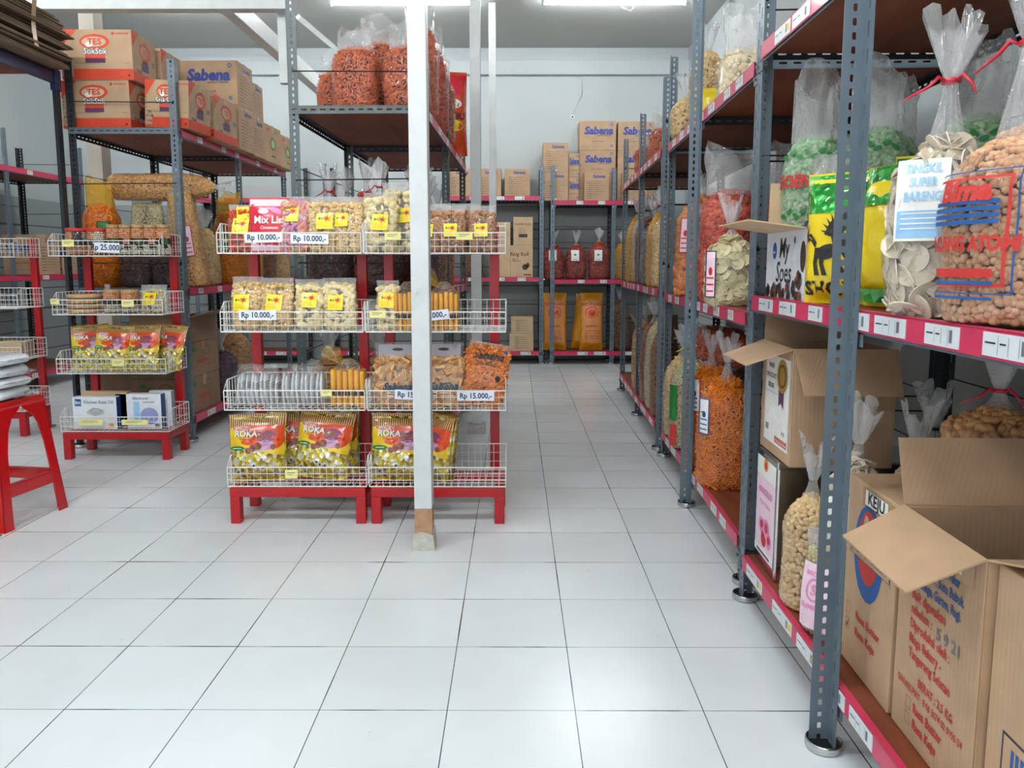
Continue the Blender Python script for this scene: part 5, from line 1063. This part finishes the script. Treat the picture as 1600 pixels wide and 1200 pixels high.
def pr_text(mb, fm, w, h):
    R(mb, .0, h*.86, .125, h*.97, fm, M_TAPE, .0006); R(mb, .0, h*.885, .085, h*.955, fm, M_PWHITE, .0012); T(mb, 'CHIPS', .034, .04, h*.92, fm, M_INK, .05, .1, .85, off=.0018)
    for i, tx in enumerate(('Bahan : Terigu, Telur', 'Gula Pasir, Susu Bubuk.', 'Mentega, Garam, Ragi.')): T(mb, tx, .0245, -.085, h*(.845-.062*i), fm, M_PBLUED, .045, sx=.80, align='L')
    for i, tx in enumerate(('Baik digunakan', 'sebelum :', 'Diproduksi oleh :', 'Mega Bakery -', 'Tangerang Selatan')): T(mb, tx, .026, -.095, h*(.655-.066*i), fm, M_PRED, .02, sx=.88, align='L')
    T(mb, '5 9 21', .030, .055, h*.578, fm, M_GREYINK, .04, 0, 1.2, rot=.02)
    T(mb, 'BERAT : 2,5 KG', .023, .02, h*.295, fm, M_PRED, .02, sx=.9); T(mb, 'DIN.KES.PIRT : 8 06 3674 02 0150-24', .019, -.005, h*.235, fm, M_PRED, .015, sx=.88)
    for i, tx in enumerate(('Rasa Butter', 'Rasa Keju')):
        v = h*(.165-.072*i); T(mb, tx, .026, -.062, v, fm, M_PRED, .045, sx=.95, align='L')
        for (a, c, d_, e) in ((-.095, v-.012, -.094, v+.012), (-.075, v-.012, -.074, v+.012), (-.095, v-.012, -.074, v-.011), (-.095, v+.011, -.074, v+.012)): R(mb, a, c, d_, e, fm, M_PBROWN)
RA = radians(-90)+A
carton('brown carton with round red and blue logo and white sticker, by the near post', (.238, .34, .425), (.912, 1.545, z), RA, [('front', pr_keju)], M_CARDN)
carton('open brown carton full of red and blue product text, flaps folded out, lower right', (.275, .345, .430), (.908, 1.277, z), RA, [('front', lambda mb, fm, w, h: pr_text(mb, lambda u, v, o=.0006: fm(u*.87, v, o), w, h))], M_CARDN, open_top={'front': 207, 'left': 118, 'right': 165, 'back': 100}, tape=False)
def pr_logo2(mb, fm, w, h):
    cy = h*.34; R(mb, -w*.36, cy-.036, w*.4, cy+.036, fm, M_NAVY, .0006); R(mb, -w*.345, cy-.032, w*.39, cy+.032, fm, M_CARDN, .0010); T(mb, 'JIREH', .046, -w*.30, cy, fm, M_PBLUED, .03, off=.0016, align='L'); EL(mb, .06, h*.5, .05, .07, fm, M_PBLUED, .0004)
carton('brown carton with blue lettering cut off by the right picture edge, lower right', (.30, .345, .430), (.914, .985, z), RA, [('front', pr_logo2)], M_CARDN)
bag('corn', 'clear bag of lumpy brown crackers with pink ribbon on top of the logo carton', (1.02, 1.60, .580), (.20, .17, .14), 'tied', .055, radians(-30), 54, rib=M_RIB)
bag('purple', 'dark filled plastic bag closed with black tie behind the near post', (.905, 1.985, z), (.0+.13, .12, .37), 'tied', .04, radians(-20), 55, film=FILMC, rib=M_TIE) if False else None
bag('dark', 'crumpled clear bag with black tie standing behind the logo carton', (1.07, 1.93, z), (.15, .12, .42), 'tied', .05, radians(-30), 55, film=FILMC, rib=M_TIE)
bag('wafer', 'small clear crumpled bag on the carton at the right picture edge', (.86, 1.06, .584), (.10, .09, .05), 'open', .05, 0, 56, film=FILMC)
# --- second rack, middle shelf
z = .887
bag('opak_s', 'clear bag of pale round crackers with a red ribbon, before the red chips', (.795, 2.86, z), (.185, .14, .235), 'tied', .05, radians(-20), 61, rib=M_RIB, prints=lb_paper(-.085, .03, -.045, .20, M_PLPINK, M_PRED, '', M_NAVY, 3))
bag('redflake', 'large clear bag of red chips with loose plastic above, behind the pale crackers', (.852, 3.10, z), (.235, .17, .42), 'open', .17, radians(-15), 62)
bag('redflake', 'second large bag of red chips deeper on the shelf, to the right of the first', (1.02, 2.90, z), (.21, .16, .38), 'open', .19, radians(-15), 63)
bag('macaroni', 'tall clear bag of orange curved crackers with a pink label', (.850, 3.66, z), (.21, .17, .44), 'tied', .04, radians(-15), 64, tilt=(0, radians(3)), prints=lb_paper(-.085, .20, -.035, .36, M_PLPINK, M_PRED, '', M_PRED, 3))
bag('corn', 'bag of brown crackers at the far end of the middle shelf, second right rack', (.96, 3.93, z), (.20, .15, .36), 'tied', .05, 0, 65)
# --- second rack, bottom shelf
z = .152
bag('sticks', 'big clear bag of thin orange sticks with a knotted top, nearest on the bottom shelf', (.845, 3.03, z), (.215, .19, .405), 'tied', .09, radians(-15), 66, prints=lb_paper(-.105, .22, -.065, .36, M_PWHITE, M_PBLUED, '', M_PBLUED, 3))
bag('sticks', 'big clear bag of thin orange sticks, second from the near end', (.85, 3.30, z), (.215, .18, .42), 'tied', .08, radians(-10), 67, prints=lb_paper(-.10, .26, -.05, .40, M_PWHITE, M_PBLUED, '', M_PRED, 3))
def lb_green(mb, fm, w, h): R(mb, -.095, h*.35, -.06, h*.75, fm, M_PGREEN, .002, 4, 6); R(mb, -.09, h*.05, -.06, h*.3, fm, M_PRED, .002, 3, 4); EL(mb, .02, h*.25, .03, .02, fm, M_PGREENL, .002)
bag('nut', 'clear bag of beige fried snacks with a green printed strip on the bottom shelf', (.845, 3.66, z), (.20, .17, .42), 'tied', .08, radians(-15), 68, prints=lb_green, rib=M_PYELLOW)
bag('cashew', 'clear bag of beige snacks at the far end of the bottom shelf, second right rack', (.865, 3.93, z), (.19, .15, .40), 'tied', .06, 0, 69)
bag('redflake', 'long bag of red chips lying on its side on top of the stick bags', (1.04, 3.28, .66), (.19, .17, .56), 'tied', .04, radians(14), 70, tilt=(radians(-90), 0))
bag('sticks', 'bag of thin orange sticks in the rear row under the lying red bag', (1.08, 3.10, z), (.20, .18, .36), 'tied', .05, 0, 71)
bag('brown', 'bag of brown snacks in the rear row under the neck of the lying red bag', (1.09, 3.62, z), (.20, .18, .38), 'tied', .05, 0, 72)
bag('brown', 'bag of brown snacks in the rear row near the second rack middle', (1.09, 2.75, z), (.20, .18, .34), 'tied', .05, 0, 172)
# --- second rack, top shelf
z = 1.652
bag('cashew', 'tall bag of pale curled crackers on the top shelf of the second right rack', (.86, 3.55, z), (.17, .13, .30), 'tied', .03, 0, 73)
bag('cashew', 'bag of pale curled crackers lying low at the shelf edge, top shelf', (.835, 3.88, z), (.15, .12, .17), 'tied', .03, 0, 74)
bag('puff', 'white clouded bag on the top shelf beside the tall pale crackers', (.90, 3.15, z), (.20, .15, .20), 'open', .17, 0, 75, film=FILMC)
pillow('yellow packet lying between the two pale bags on the top shelf', (.845, 3.36, z), (.12, .13, .05), None, YFOIL, 0, (radians(-10), 0), 3, name='snack_packet', cat='snack packet')
# --- third rack
z = .902
for k, (kd, x, y, h_, lb) in enumerate((('cashew', .875, 4.50, .40, 'bag of cream and yellow snacks nearest on the middle shelf of the third right rack'), ('yellowstick', .885, 4.72, .42, 'bag of yellow stick snacks second on the middle shelf of the third right rack'),
    ('purple', .895, 5.00, .38, 'bag of dark purple chips with cloudy top on the middle shelf, third right rack'), ('brown', .915, 5.36, .44, 'striped brown bag past the middle post of the third right rack'),
    ('nut', .925, 5.62, .46, 'bag of pale nuts on the middle shelf near the far end, third right rack'), ('yellowstick', .935, 5.95, .46, 'farthest bag of yellow sticks on the middle shelf along the right wall'))):
    bag(kd, lb, (x, y, z), (.17, .16, h_), 'tied', .06, 0, 80+k, film=FILMC if k == 2 else FILM, rib=(None, M_TIE)[k % 2])
bag('redflake', 'red chips bag deeper in the middle shelf of the third right rack', (1.13, 4.60, z), (.22, .17, .40), 'tied', .06, 0, 90)
z = .152
for k, (kd, x, y, h_, lb) in enumerate((('brown', .875, 4.46, .50, 'bag of brown snacks nearest on the bottom shelf of the third right rack'), ('nut', .882, 4.68, .52, 'second bag of beige snacks on the bottom shelf of the third right rack'),
    ('brown', .890, 4.90, .50, 'third bag of brown snacks on the bottom shelf of the third right rack'), ('corn', .91, 5.36, .46, 'bag of brown crackers past the middle post, bottom shelf of the third right rack'))):
    bag(kd, lb, (x, y, z), (.17, .16, h_), 'tied', .06, 0, 92+k, prints=lb_paper(-.06, .22, -.01, .40, M_GREYP, M_INK, '', M_INK, 3) if k in (1, 2) else None)
carton('open tan carton holding a snack bag, far end of the right bottom shelf', (.34, .26, .40), (1.07, 5.80, z), RA, [], M_CARDD, open_top={'front': 120, 'right': 110}, tape=False)
bag('corn', 'bag of tan crackers standing inside the far tan carton', (1.00, 5.80, z+.01), (.20, .16, .44), 'tied', .05, 0, 97)
bag('crisp', 'bag of red crisps on the top shelf of the third right rack', (.925, 4.90, 1.657), (.20, .17, .20), 'open', .12, 0, 98)
bag('crisp', 'bag of red crisps farther along the top shelf of the third right rack', (.935, 5.50, 1.657), (.20, .17, .18), 'open', .10, 0, 99)
# ================================================================ BACK WALL RACKS
BX = ('front', pr_sabena); BS = ('front', pr_sabena_side)
z = 1.677
carton('narrow list printed carton, lower of the pair left of the big stack', (.255, .30, .285), (.410, 8.105, z), 0, [BS, ('front', pr_cloth)]); carton('narrow list printed carton, upper of the pair left of the big stack', (.255, .30, .290), (.410, 8.105, z+.286), 0, [BS, ('front', pr_cloth)])
carton('wide brown carton partly hidden behind the narrow pair, lower', (.36, .06, .27), (.560-.02, 8.29-.001, z), 0, [('front', pr_sabena)]) if False else None
carton('brown carton with blue logo standing low between the narrow pair and the big stack', (.105, .29, .235), (.595, 8.12, z), 0, [BX]); carton('brown carton with blue logo above another between the narrow pair and the big stack', (.105, .29, .235), (.595, 8.12, z+.237), 0, [BX])
carton('wide carton with torn edge in the middle of the big back stack', (.375, .215, .52), (.845, 8.19, z), 0, [('front', lambda mb, fm, w, h: pr_sabena(mb, lambda u, v, o=.0006: fm(u, v+h-.27, o), w, .27))])
carton('wide carton with blue logo on top of the big back stack', (.375, .215, .290), (.845, 8.19, z+.521), 0, [BX])
carton('narrow carton with list print standing in front of the big back stack', (.255, .10, .285), (.830, 8.03, z), 0, [BS])
carton('wide carton with blue logo in the right back stack, lower', (.375, .215, .52), (1.24, 8.19, z), 0, [('front', lambda mb, fm, w, h: pr_sabena(mb, lambda u, v, o=.0006: fm(u, v+h-.27, o), w, .27))]); carton('wide carton with blue logo on top of the right back stack', (.375, .215, .285), (1.24, 8.19, z+.521), 0, [BX])
carton('narrow carton with list print standing in front of the right back stack', (.255, .10, .280), (1.215, 8.03, z), 0, [BS])
z = .880
for k, x in enumerate((.400, .632, .870)):
    bag('darkred', 'dark red chips bag with white label, %s on the back rack' % ('left of the three', 'middle of the three', 'right of the three')[k], (x, 8.06, z), (.222, .17, (.33, .33, .36)[k]), 'tied', .05, 0, 101+k, prints=lb_paper(-.055, .19, .025, .30, M_PWHITE, M_GREYINK, '', None, 1), group='red chip bags on the back shelf')
z = .137
for k, (x, rz) in enumerate(((.415, 0), (.800, 2))):
    pillow(('tall amber and pink crisp packet standing left under the red bags', 'tall amber and pink crisp packet standing right under the red bags')[k], (x, 8.05, z), (.245, .60, .13), ds_orange_pack, YORG, radians(rz), (radians(-3), 0), 5+k, 'amber crisp packets', 'crisp_packet', 'crisp packet', lump=.5)
pillow('tall amber crisp packet leaning behind the right one', (.70, 8.17, z), (.22, .58, .11), None, YORG, radians(8), (radians(-2), radians(6)), 8, 'amber crisp packets', 'crisp_packet', 'crisp packet')
bag('brown', 'bag of brown snacks on the lower back shelf right of the amber packets', (1.10, 8.08, z), (.22, .18, .50), 'tied', .04, 0, 105)
bag('yellowstick', 'bag of yellow snacks at the right end of the middle back shelf', (1.12, 8.08, .880), (.20, .17, .34), 'tied', .04, 0, 106)
z = 1.722
carton('brown carton with list print nearest the paired back posts, upper left shelf', (.255, .28, .275), (.020, 8.10, z), 0, [BS]); carton('brown carton with list print left of its twin on the upper left back shelf', (.255, .28, .275), (-.27, 8.10, z), 0, [BS]); carton('brown carton with list print half hidden by the timber post, upper left back shelf', (.255, .28, .275), (-.56, 8.10, z), 0, [BS])
z = .902
carton('tan carton with a chocolate drawing on the middle back shelf, left of the posts', (.23, .28, .325), (.065, 8.08, z), 0, [('front', pr_snail)], M_CARDL); carton('tan carton with brown text stacked on the chocolate drawing one', (.20, .26, .285), (.08, 8.08, z+.326), 0, [('front', pr_rose)], M_CARDL); carton('tan carton standing left of the stacked pair on the middle back shelf', (.18, .26, .56), (-.14, 8.08, z), 0, [], M_CARDL)
z = .137
carton('pale carton with short black lines, bottom of the pair on the lowest back shelf', (.25, .26, .185), (.065, 8.07, z), 0, [('front', pr_lines)], M_CARDL); carton('pale carton with short black lines, top of the pair on the lowest back shelf', (.23, .26, .170), (.072, 8.07, z+.186), 0, [('front', pr_lines)], M_CARDL)
for k, (x, kd) in enumerate(((-.45, 'brown'), (-1.15, 'darkred'), (-1.45, 'cashew'), (-1.75, 'oring'), (-2.5, 'yellowstick'), (-2.8, 'brown'))):
    bag(kd, 'snack bag on the middle back shelf seen between the front racks, %s from the right' % ('first', 'second', 'third', 'fourth', 'fifth', 'sixth')[k], (x, 8.10, .902), (.22, .17, .36), 'tied', .05, 0, 110+k)
# ================================================================ CENTRE RACK
z = 1.702
IS = 'orange crisp bags on the centre rack'
for k, (kd, x, y, w, d, h_, ex, lb) in enumerate((
    ('crisp', -.700, 3.50, .205, .17, .255, .10, 'front left bag of orange crisps on top of the centre rack'),
    ('crisp', -.478, 3.50, .200, .17, .260, .12, 'front bag of orange crisps on the centre rack, cut by the white post'),
    ('crisp', -.845, 3.70, .150, .16, .20, .10, 'small bag of orange crisps at the left edge of the centre rack top'),
    ('crisp', -.640, 3.76, .205, .18, .345, .12, 'taller bag of orange crisps behind the front left one, centre rack top'),
    ('crisp', -.455, 3.80, .175, .20, .42, .16, 'big bag of orange crisps right of the white post on the centre rack'),
    ('redflake', -.445, 4.08, .19, .20, .40, .13, 'second big bag of orange chips behind the one right of the white post'),
    ('crisp', -.430, 4.42, .18, .19, .34, .10, 'third big bag of orange crisps along the right edge of the centre rack top'))):
    bag(kd, lb, (x, y, z), (w, d, h_), 'open', ex, radians(4*k-8), 120+k, group=IS)
pillow('red bag with black lettering, rearmost on top of the centre rack', (-.395, 4.86, z), (.20, .50, .15), lambda mb, fm, w, h: (R(mb, -w*.48, h*.70, w*.48, h*.97, fm, PKRED, .001, 8, 6), T(mb, 'JAMBU', h*.11, 0, h*.45, fm, M_INK, .05, off=.003), EL(mb, 0, h*.6, w*.3, h*.06, fm, M_PWHITE, .002), EL(mb, 0, h*.34, w*.35, h*.07, fm, M_PYELLOW, .002)), M_ORR, radians(12), (0, 0), 9, name='printed_bag', cat='snack bag')
z = .902
for k, (kd, x, y, w, h_, rb, lb) in enumerate((('dark', -.835, 3.52, .205, .40, M_RIB, 'dark snack bag with a fanned plastic top, left on the centre rack middle shelf'), ('dark', -.610, 3.52, .205, .42, M_RIB, 'dark snack bag with a fanned plastic top, second on the centre rack middle shelf'),
    ('purple', -.430, 3.62, .15, .40, M_RIB, 'dark reddish snack bag right behind the white post, centre rack middle shelf'), ('redflake', -.72, 3.78, .19, .46, None, 'bag of red chips behind the two fanned ones, centre rack'), ('redflake', -.50, 3.84, .18, .44, M_RIB, 'bag of red chips in the second row of the centre rack, right'),
    ('brown', -.455, 4.10, .18, .42, None, 'bag of brown snacks at the right side of the centre rack, middle shelf'), ('crisp', -.445, 4.50, .18, .42, None, 'orange bag seen past the centre rack side post, middle shelf'), ('brown', -.86, 4.0, .17, .44, None, 'bag of brown snacks at the left rear of the centre rack middle shelf'))):
    bag(kd, lb, (x, y, z), (w, .16, h_), 'tied', .06, radians(5*(k % 3)-5), 130+k, rib=rb)
z = .152
for k, (kd, x, y, lb) in enumerate((('corn', -.86, 3.52, 'bag of light crackers low on the centre rack behind the grey sachets'), ('cashew', -.64, 3.54, 'bag of beige snacks low on the centre rack behind the red stand upright'), ('yellowstick', -.44, 3.56, 'bag of yellow snacks low on the centre rack behind the white post'))):
    if k != 2: bag(kd, lb, (x, y, z), (.19, .17, .44), 'tied', .05, 0, 140+k)
# ================================================================ LEFT RACK
z = 1.793; S1 = [('front', pr_tes), ('right', pr_tes_side)]
carton('brown and red snack carton, lower left on the left rack top', (.385, .29, .262), (-2.345, 4.57, z), radians(-1), S1); carton('brown and red snack carton stacked on the lower left one', (.395, .29, .270), (-2.325, 4.565, z+.263), radians(1), S1)
carton('brown and red snack carton standing tilted at the right corner of the left rack top', (.255, .27, .262), (-1.965, 4.60, z+.012), radians(-4), S1, tilt=(0, radians(3)))
carton('brown and red snack carton behind the tilted one at the shelf edge', (.26, .36, .27), (-1.950, 4.97, z), radians(-1), S1); carton('brown and red snack carton in the second upper row behind the stacked pair', (.30, .27, .26), (-2.27, 4.90, z+.265), 0, S1)
carton('brown and red snack carton under the second upper row carton', (.36, .27, .262), (-2.33, 4.90, z), 0, S1)
SB = [('front', pr_sabena), ('right', pr_sabena_side)]
carton('large kraft carton with blue logo, bottom of the pair behind the red snack cartons', (.40, .27, .285), (-2.015, 5.34, z), radians(-2), SB); carton('large kraft carton with blue logo, top of the pair behind the red snack cartons', (.40, .27, .280), (-2.015, 5.34, z+.286), radians(-2), SB)
carton('kraft carton with list print on its side at the shelf edge, left rack top', (.28, .22, .27), (-1.965, 5.61, z), radians(-2), SB); carton('kraft carton stacked on the list printed one at the shelf edge', (.28, .22, .23), (-1.965, 5.61, z+.271), radians(-2), SB)
SG = [('front', pr_ring), ('right', pr_ring)]
carton('kraft carton with a green round mark at the far edge of the left rack top', (.28, .36, .27), (-1.965, 5.93, z), radians(-2), SG); carton('farthest kraft carton with a green round mark on the left rack top', (.28, .34, .25), (-1.965, 6.31, z), radians(-2), SG)
z = .902
bag('oring', 'clear and yellow bag of orange ring snacks at the left end of the left rack', (-2.43, 4.56, z), (.20, .17, .46), 'open', .15, 0, 150, film=FILMY, prints=lb_paper(.02, .24, .085, .38, M_PGREEN, M_PWHITE, '', M_INK, 1))
for k, (kd, x, y, w, h_, lb) in enumerate((('nut', -2.245, 4.76, .20, .50, 'clear bag of pale nuts behind the bead jars, left one'), ('nut', -2.035, 4.76, .19, .52, 'clear bag of pale nuts behind the bead jars, right one'), ('cashew', -1.985, 4.98, .15, .34, 'bag of pale snacks behind the tall curled snack bag'))):
    bag(kd, lb, (x, y, z), (w, .16, h_), 'flat' if k < 2 else 'tied', .03, 0, 151+k)
bag('dark', 'dark glossy snack bag low behind the top basket of the left stand, left one', (-2.22, 4.53, z), (.185, .13, .20), 'open', .05, 0, 155); bag('dark', 'dark glossy snack bag low behind the top basket of the left stand, right one', (-2.035, 4.53, z), (.17, .13, .20), 'open', .05, 0, 156)
bag('curl', 'tall slim leaning bag of brown curls with a pink label, left rack', (-1.905, 4.62, z), (.15, .13, .56), 'flat', .02, 0, 157, tilt=(0, radians(-9)), prints=lb_paper(-.01, .18, .05, .36, M_PLPINK, M_PRED, '', M_PRED, 3))
bag('curl', 'long bag of brown curls lying across on top of the nut bags', (-2.44, 4.72, 1.50), (.16, .15, .60), 'tied', .02, 0, 158, tilt=(0, radians(90)))
bag('crisp', 'bag of orange crisps with a yellow top, right side of the left rack', (-1.925, 5.22, z), (.19, .17, .46), 'open', .13, 0, 159, film=FILMY, prints=lb_paper(-.02, .22, .04, .34, M_PGREEN, M_PWHITE, '', M_INK, 1))
bag('yellowstick', 'bag of yellow snacks behind the orange crisps bag on the left rack', (-1.915, 5.55, z), (.19, .17, .36), 'tied', .05, 0, 160); bag('brown', 'bag of brown snacks at the far end of the left rack middle shelf', (-1.90, 5.85, z), (.17, .17, .40), 'tied', .05, 0, 161); bag('cashew', 'bag of cream snacks farthest on the left rack middle shelf', (-1.885, 6.15, z), (.17, .17, .40), 'tied', .05, 0, 162)
z = .152; SRD = [('right', pr_red), ('front', pr_red)]
carton('brown carton with red lettering at the bottom of the left rack stack', (.34, .44, .215), (-2.075, 4.66, z), radians(-2), SRD, M_CARDD); carton('brown carton with red lettering, second in the left rack bottom stack', (.34, .44, .205), (-2.075, 4.66, z+.216), radians(-2), SRD, M_CARDD); carton('open brown carton topping the left rack bottom stack', (.34, .40, .15), (-2.08, 4.67, z+.422), radians(-3), [], M_CARDD, open_top={'right': 165, 'front': 120}, tape=False)
bag('purple', 'bag of dark and coloured wrapped snacks on the left rack bottom shelf', (-1.95, 5.05, z), (.20, .22, .30), 'tied', .05, 0, 163); bag('corn', 'bag of round light crackers above the coloured snacks, left rack', (-1.95, 5.32, z), (.20, .18, .40), 'tied', .05, 0, 164)
carton('brown carton on the bottom shelf of the left rack, left side', (.22, .34, .30), (-2.38, 4.66, z), 0, [], M_CARDD)
# far left rack
carton('kraft carton with dark logo on the middle shelf of the far left rack', (.30, .30, .335), (-4.13, 6.60, .947), 0, SB)
carton('kraft carton with list print behind the logo one on the far left rack', (.28, .28, .30), (-4.11, 6.93, .947), 0, SB)
# flattened cartons on the loft rack
M_CARDX = card_mat('old_grey_brown_cardboard', (112, 92, 70)); rr = random.Random(12); zz = 2.0715
for k in range(16):
    th_ = rr.uniform(.013, .021); w = rr.uniform(.58, .66); d = rr.uniform(1.55, 1.75)
    b = MB(); b.box(-w/2, w/2, -d/2, d/2, 0, th_*.44, M_CARDX); b.box(-w/2+.004, w/2-rr.uniform(0, .02), -d/2+.01, d/2-rr.uniform(0, .05), th_*.5, th_*.94, M_CARDX); b.box(-w/2+.02, w/2-.02, -d/2+.03, d/2-.06, th_*.44, th_*.5, M_CARDD)
    tag(b.build('flattened_carton', loc=(-2.69+rr.uniform(-.012, .012), 3.43+rr.uniform(-.03, .03), zz), rot=(0, 0, rr.uniform(-.02, .02))), 'flattened brown carton in the stack on the blue beamed rack', 'flattened carton', 'flattened cartons on the loft rack'); zz += th_*.945
for k, (y, l_) in enumerate(((3.62, .30), (3.92, .22), (3.30, .2))):
    b = MB(); b.grid(lambda p, q: (-.14+.14*min(1, q*2)+.012*math.sin(q*6)+.004, (p-.5)*.035+.03*q*(k-1), (.003 if q < .5 else -l_*(q-.5)*2)), 3, 14, M_TAPE)
    tag(b.build('packing_strip', loc=(-2.352, y, zz)), ('wide yellow brown packing strip hanging from the flattened cartons', 'narrow packing strip hanging nearest the stacked snack cartons', 'packing strip hanging at the near end of the flattened cartons')[k], 'packing strip')
# ================================================================ STOOL, PLASTIC PACKS, FLOOR BITS
st = thing('plastic_stool', 'red moulded plastic stool at the left picture edge', 'stool', (-2.115, 3.055, 0), radians(-9))
H_, ht, hb_ = .50, .125, .168
b = MB(); b.box(-ht, ht, -ht, ht, H_-.022, H_, M_STOOL); b.box(-ht-.006, ht+.006, -ht-.006, ht+.006, H_-.03, H_-.012, M_STOOL); b.build('seat', st, bevel=.01)
def at(zv): return ht+(hb_-ht)*(1-zv/H_)
for sx in (-1, 1):
    for sy in (-1, 1):
        b = MB(); 
        for ax in (0, 1):
            rows = []
            for zv, wd_ in ((0, .050), (.02, .046), (.15, .044), (.30, .046), (.38, .056), (.43, .078), (.46, .115), (.475, .13)):
                o_ = at(zv); wd_ = min(wd_, o_); e = .004
                for (a, off) in ((o_, 0), (o_-wd_, 0), (o_-wd_, e), (o_, e)):
                    p = (a*sx, (o_-off)*sy, zv) if ax == 0 else ((o_-off)*sx, a*sy, zv); rows.append(p)
            n = len(rows)//4; fs = []
            for i in range(n-1):
                for j in range(4): fs.append((i*4+j, i*4+(j+1) % 4, (i+1)*4+(j+1) % 4, (i+1)*4+j))
            fs += [(0, 1, 2, 3), ((n-1)*4+3, (n-1)*4+2, (n-1)*4+1, (n-1)*4)]; b.add(rows, fs, M_STOOL)
        b.build('leg', st)
for k in range(4):
    o_ = at(.155); b = MB(); M = Matrix.Rotation(k*pi/2, 4, 'Z'); b.box(-o_+.035, o_-.035, -o_+.001, -o_+.006, .125, .175, M_STOOL, M); b.box(-o_+.035, o_-.035, -o_+.001, -o_+.022, .172, .176, M_STOOL, M); b.build('stretcher', st)
M_PACK = plain('frosted_plastic_pack', (222, 226, 230), .25, var=.05, scale=30, coat=.4, bump=.3, bscale=25)
zz = .502
for k in range(4):
    h_ = (.045, .04, .045, .042)[k]; t = thing('plastic_bag_pack', ('bottom pack of folded clear plastic bags on the red stool', 'second pack of folded clear plastic bags on the stool', 'third pack of folded clear plastic bags on the stool', 'top pack of folded clear plastic bags on the stool')[k], 'plastic bag pack', (-2.16+.01*(k % 2), 3.03, zz), radians((4, -3, 2, -2)[k]), 'packs of plastic bags on the stool')
    b = MB(); b.grid(lambda p, q: ((.165)*sgn_pow(cos(2*pi*p), .35)*(.72+.28*sin(pi*q)**.4), .12*sgn_pow(sin(2*pi*p), .35)*(.85+.15*sin(pi*q)**.4), h_*q+.003*noise.noise(Vector((p*9, q*3, k)))), 40, 8, M_PACK, closed_u=True)
    b.add([(.165*.72*sgn_pow(cos(2*pi*j/40), .35), .102*sgn_pow(sin(2*pi*j/40), .35), h_) for j in range(40)], [tuple(range(40))], M_PACK); b.build('pack_body', t, smooth=True)
    b = MB(); b.grid(lambda p, q: (.145+.07*p*(1-.25*abs(2*q-1)), (q-.5)*.20*(1-.1*p), h_*.5+.010*noise.noise(Vector((p*4, q*9, k*3)))+(.012*p if k % 2 else -.006*p)), 6, 14, FILMC); b.build('wrapper_end', t, smooth=True); zz += h_+.001
b = MB(); b.box(-.16, .16, -.10, .10, 0, .006, M_PGREEN); tag(b.build('floor_mat', loc=(-2.135, 2.745, .001)), 'corner of a green mat on the floor in front of the stool', 'mat')
b = MB(); b.grid(lambda p, q: ((p-.5)*.12, (q-.5)*.05*(1-.6*abs(2*p-1)), .004+.006*noise.noise(Vector((p*5, q*5, 1)))), 8, 4, M_PBROWN); tag(b.build('dry_leaf', loc=(-3.02, 4.85, .002)), 'small dry brown leaf lying on the tiles behind the stool', 'leaf')
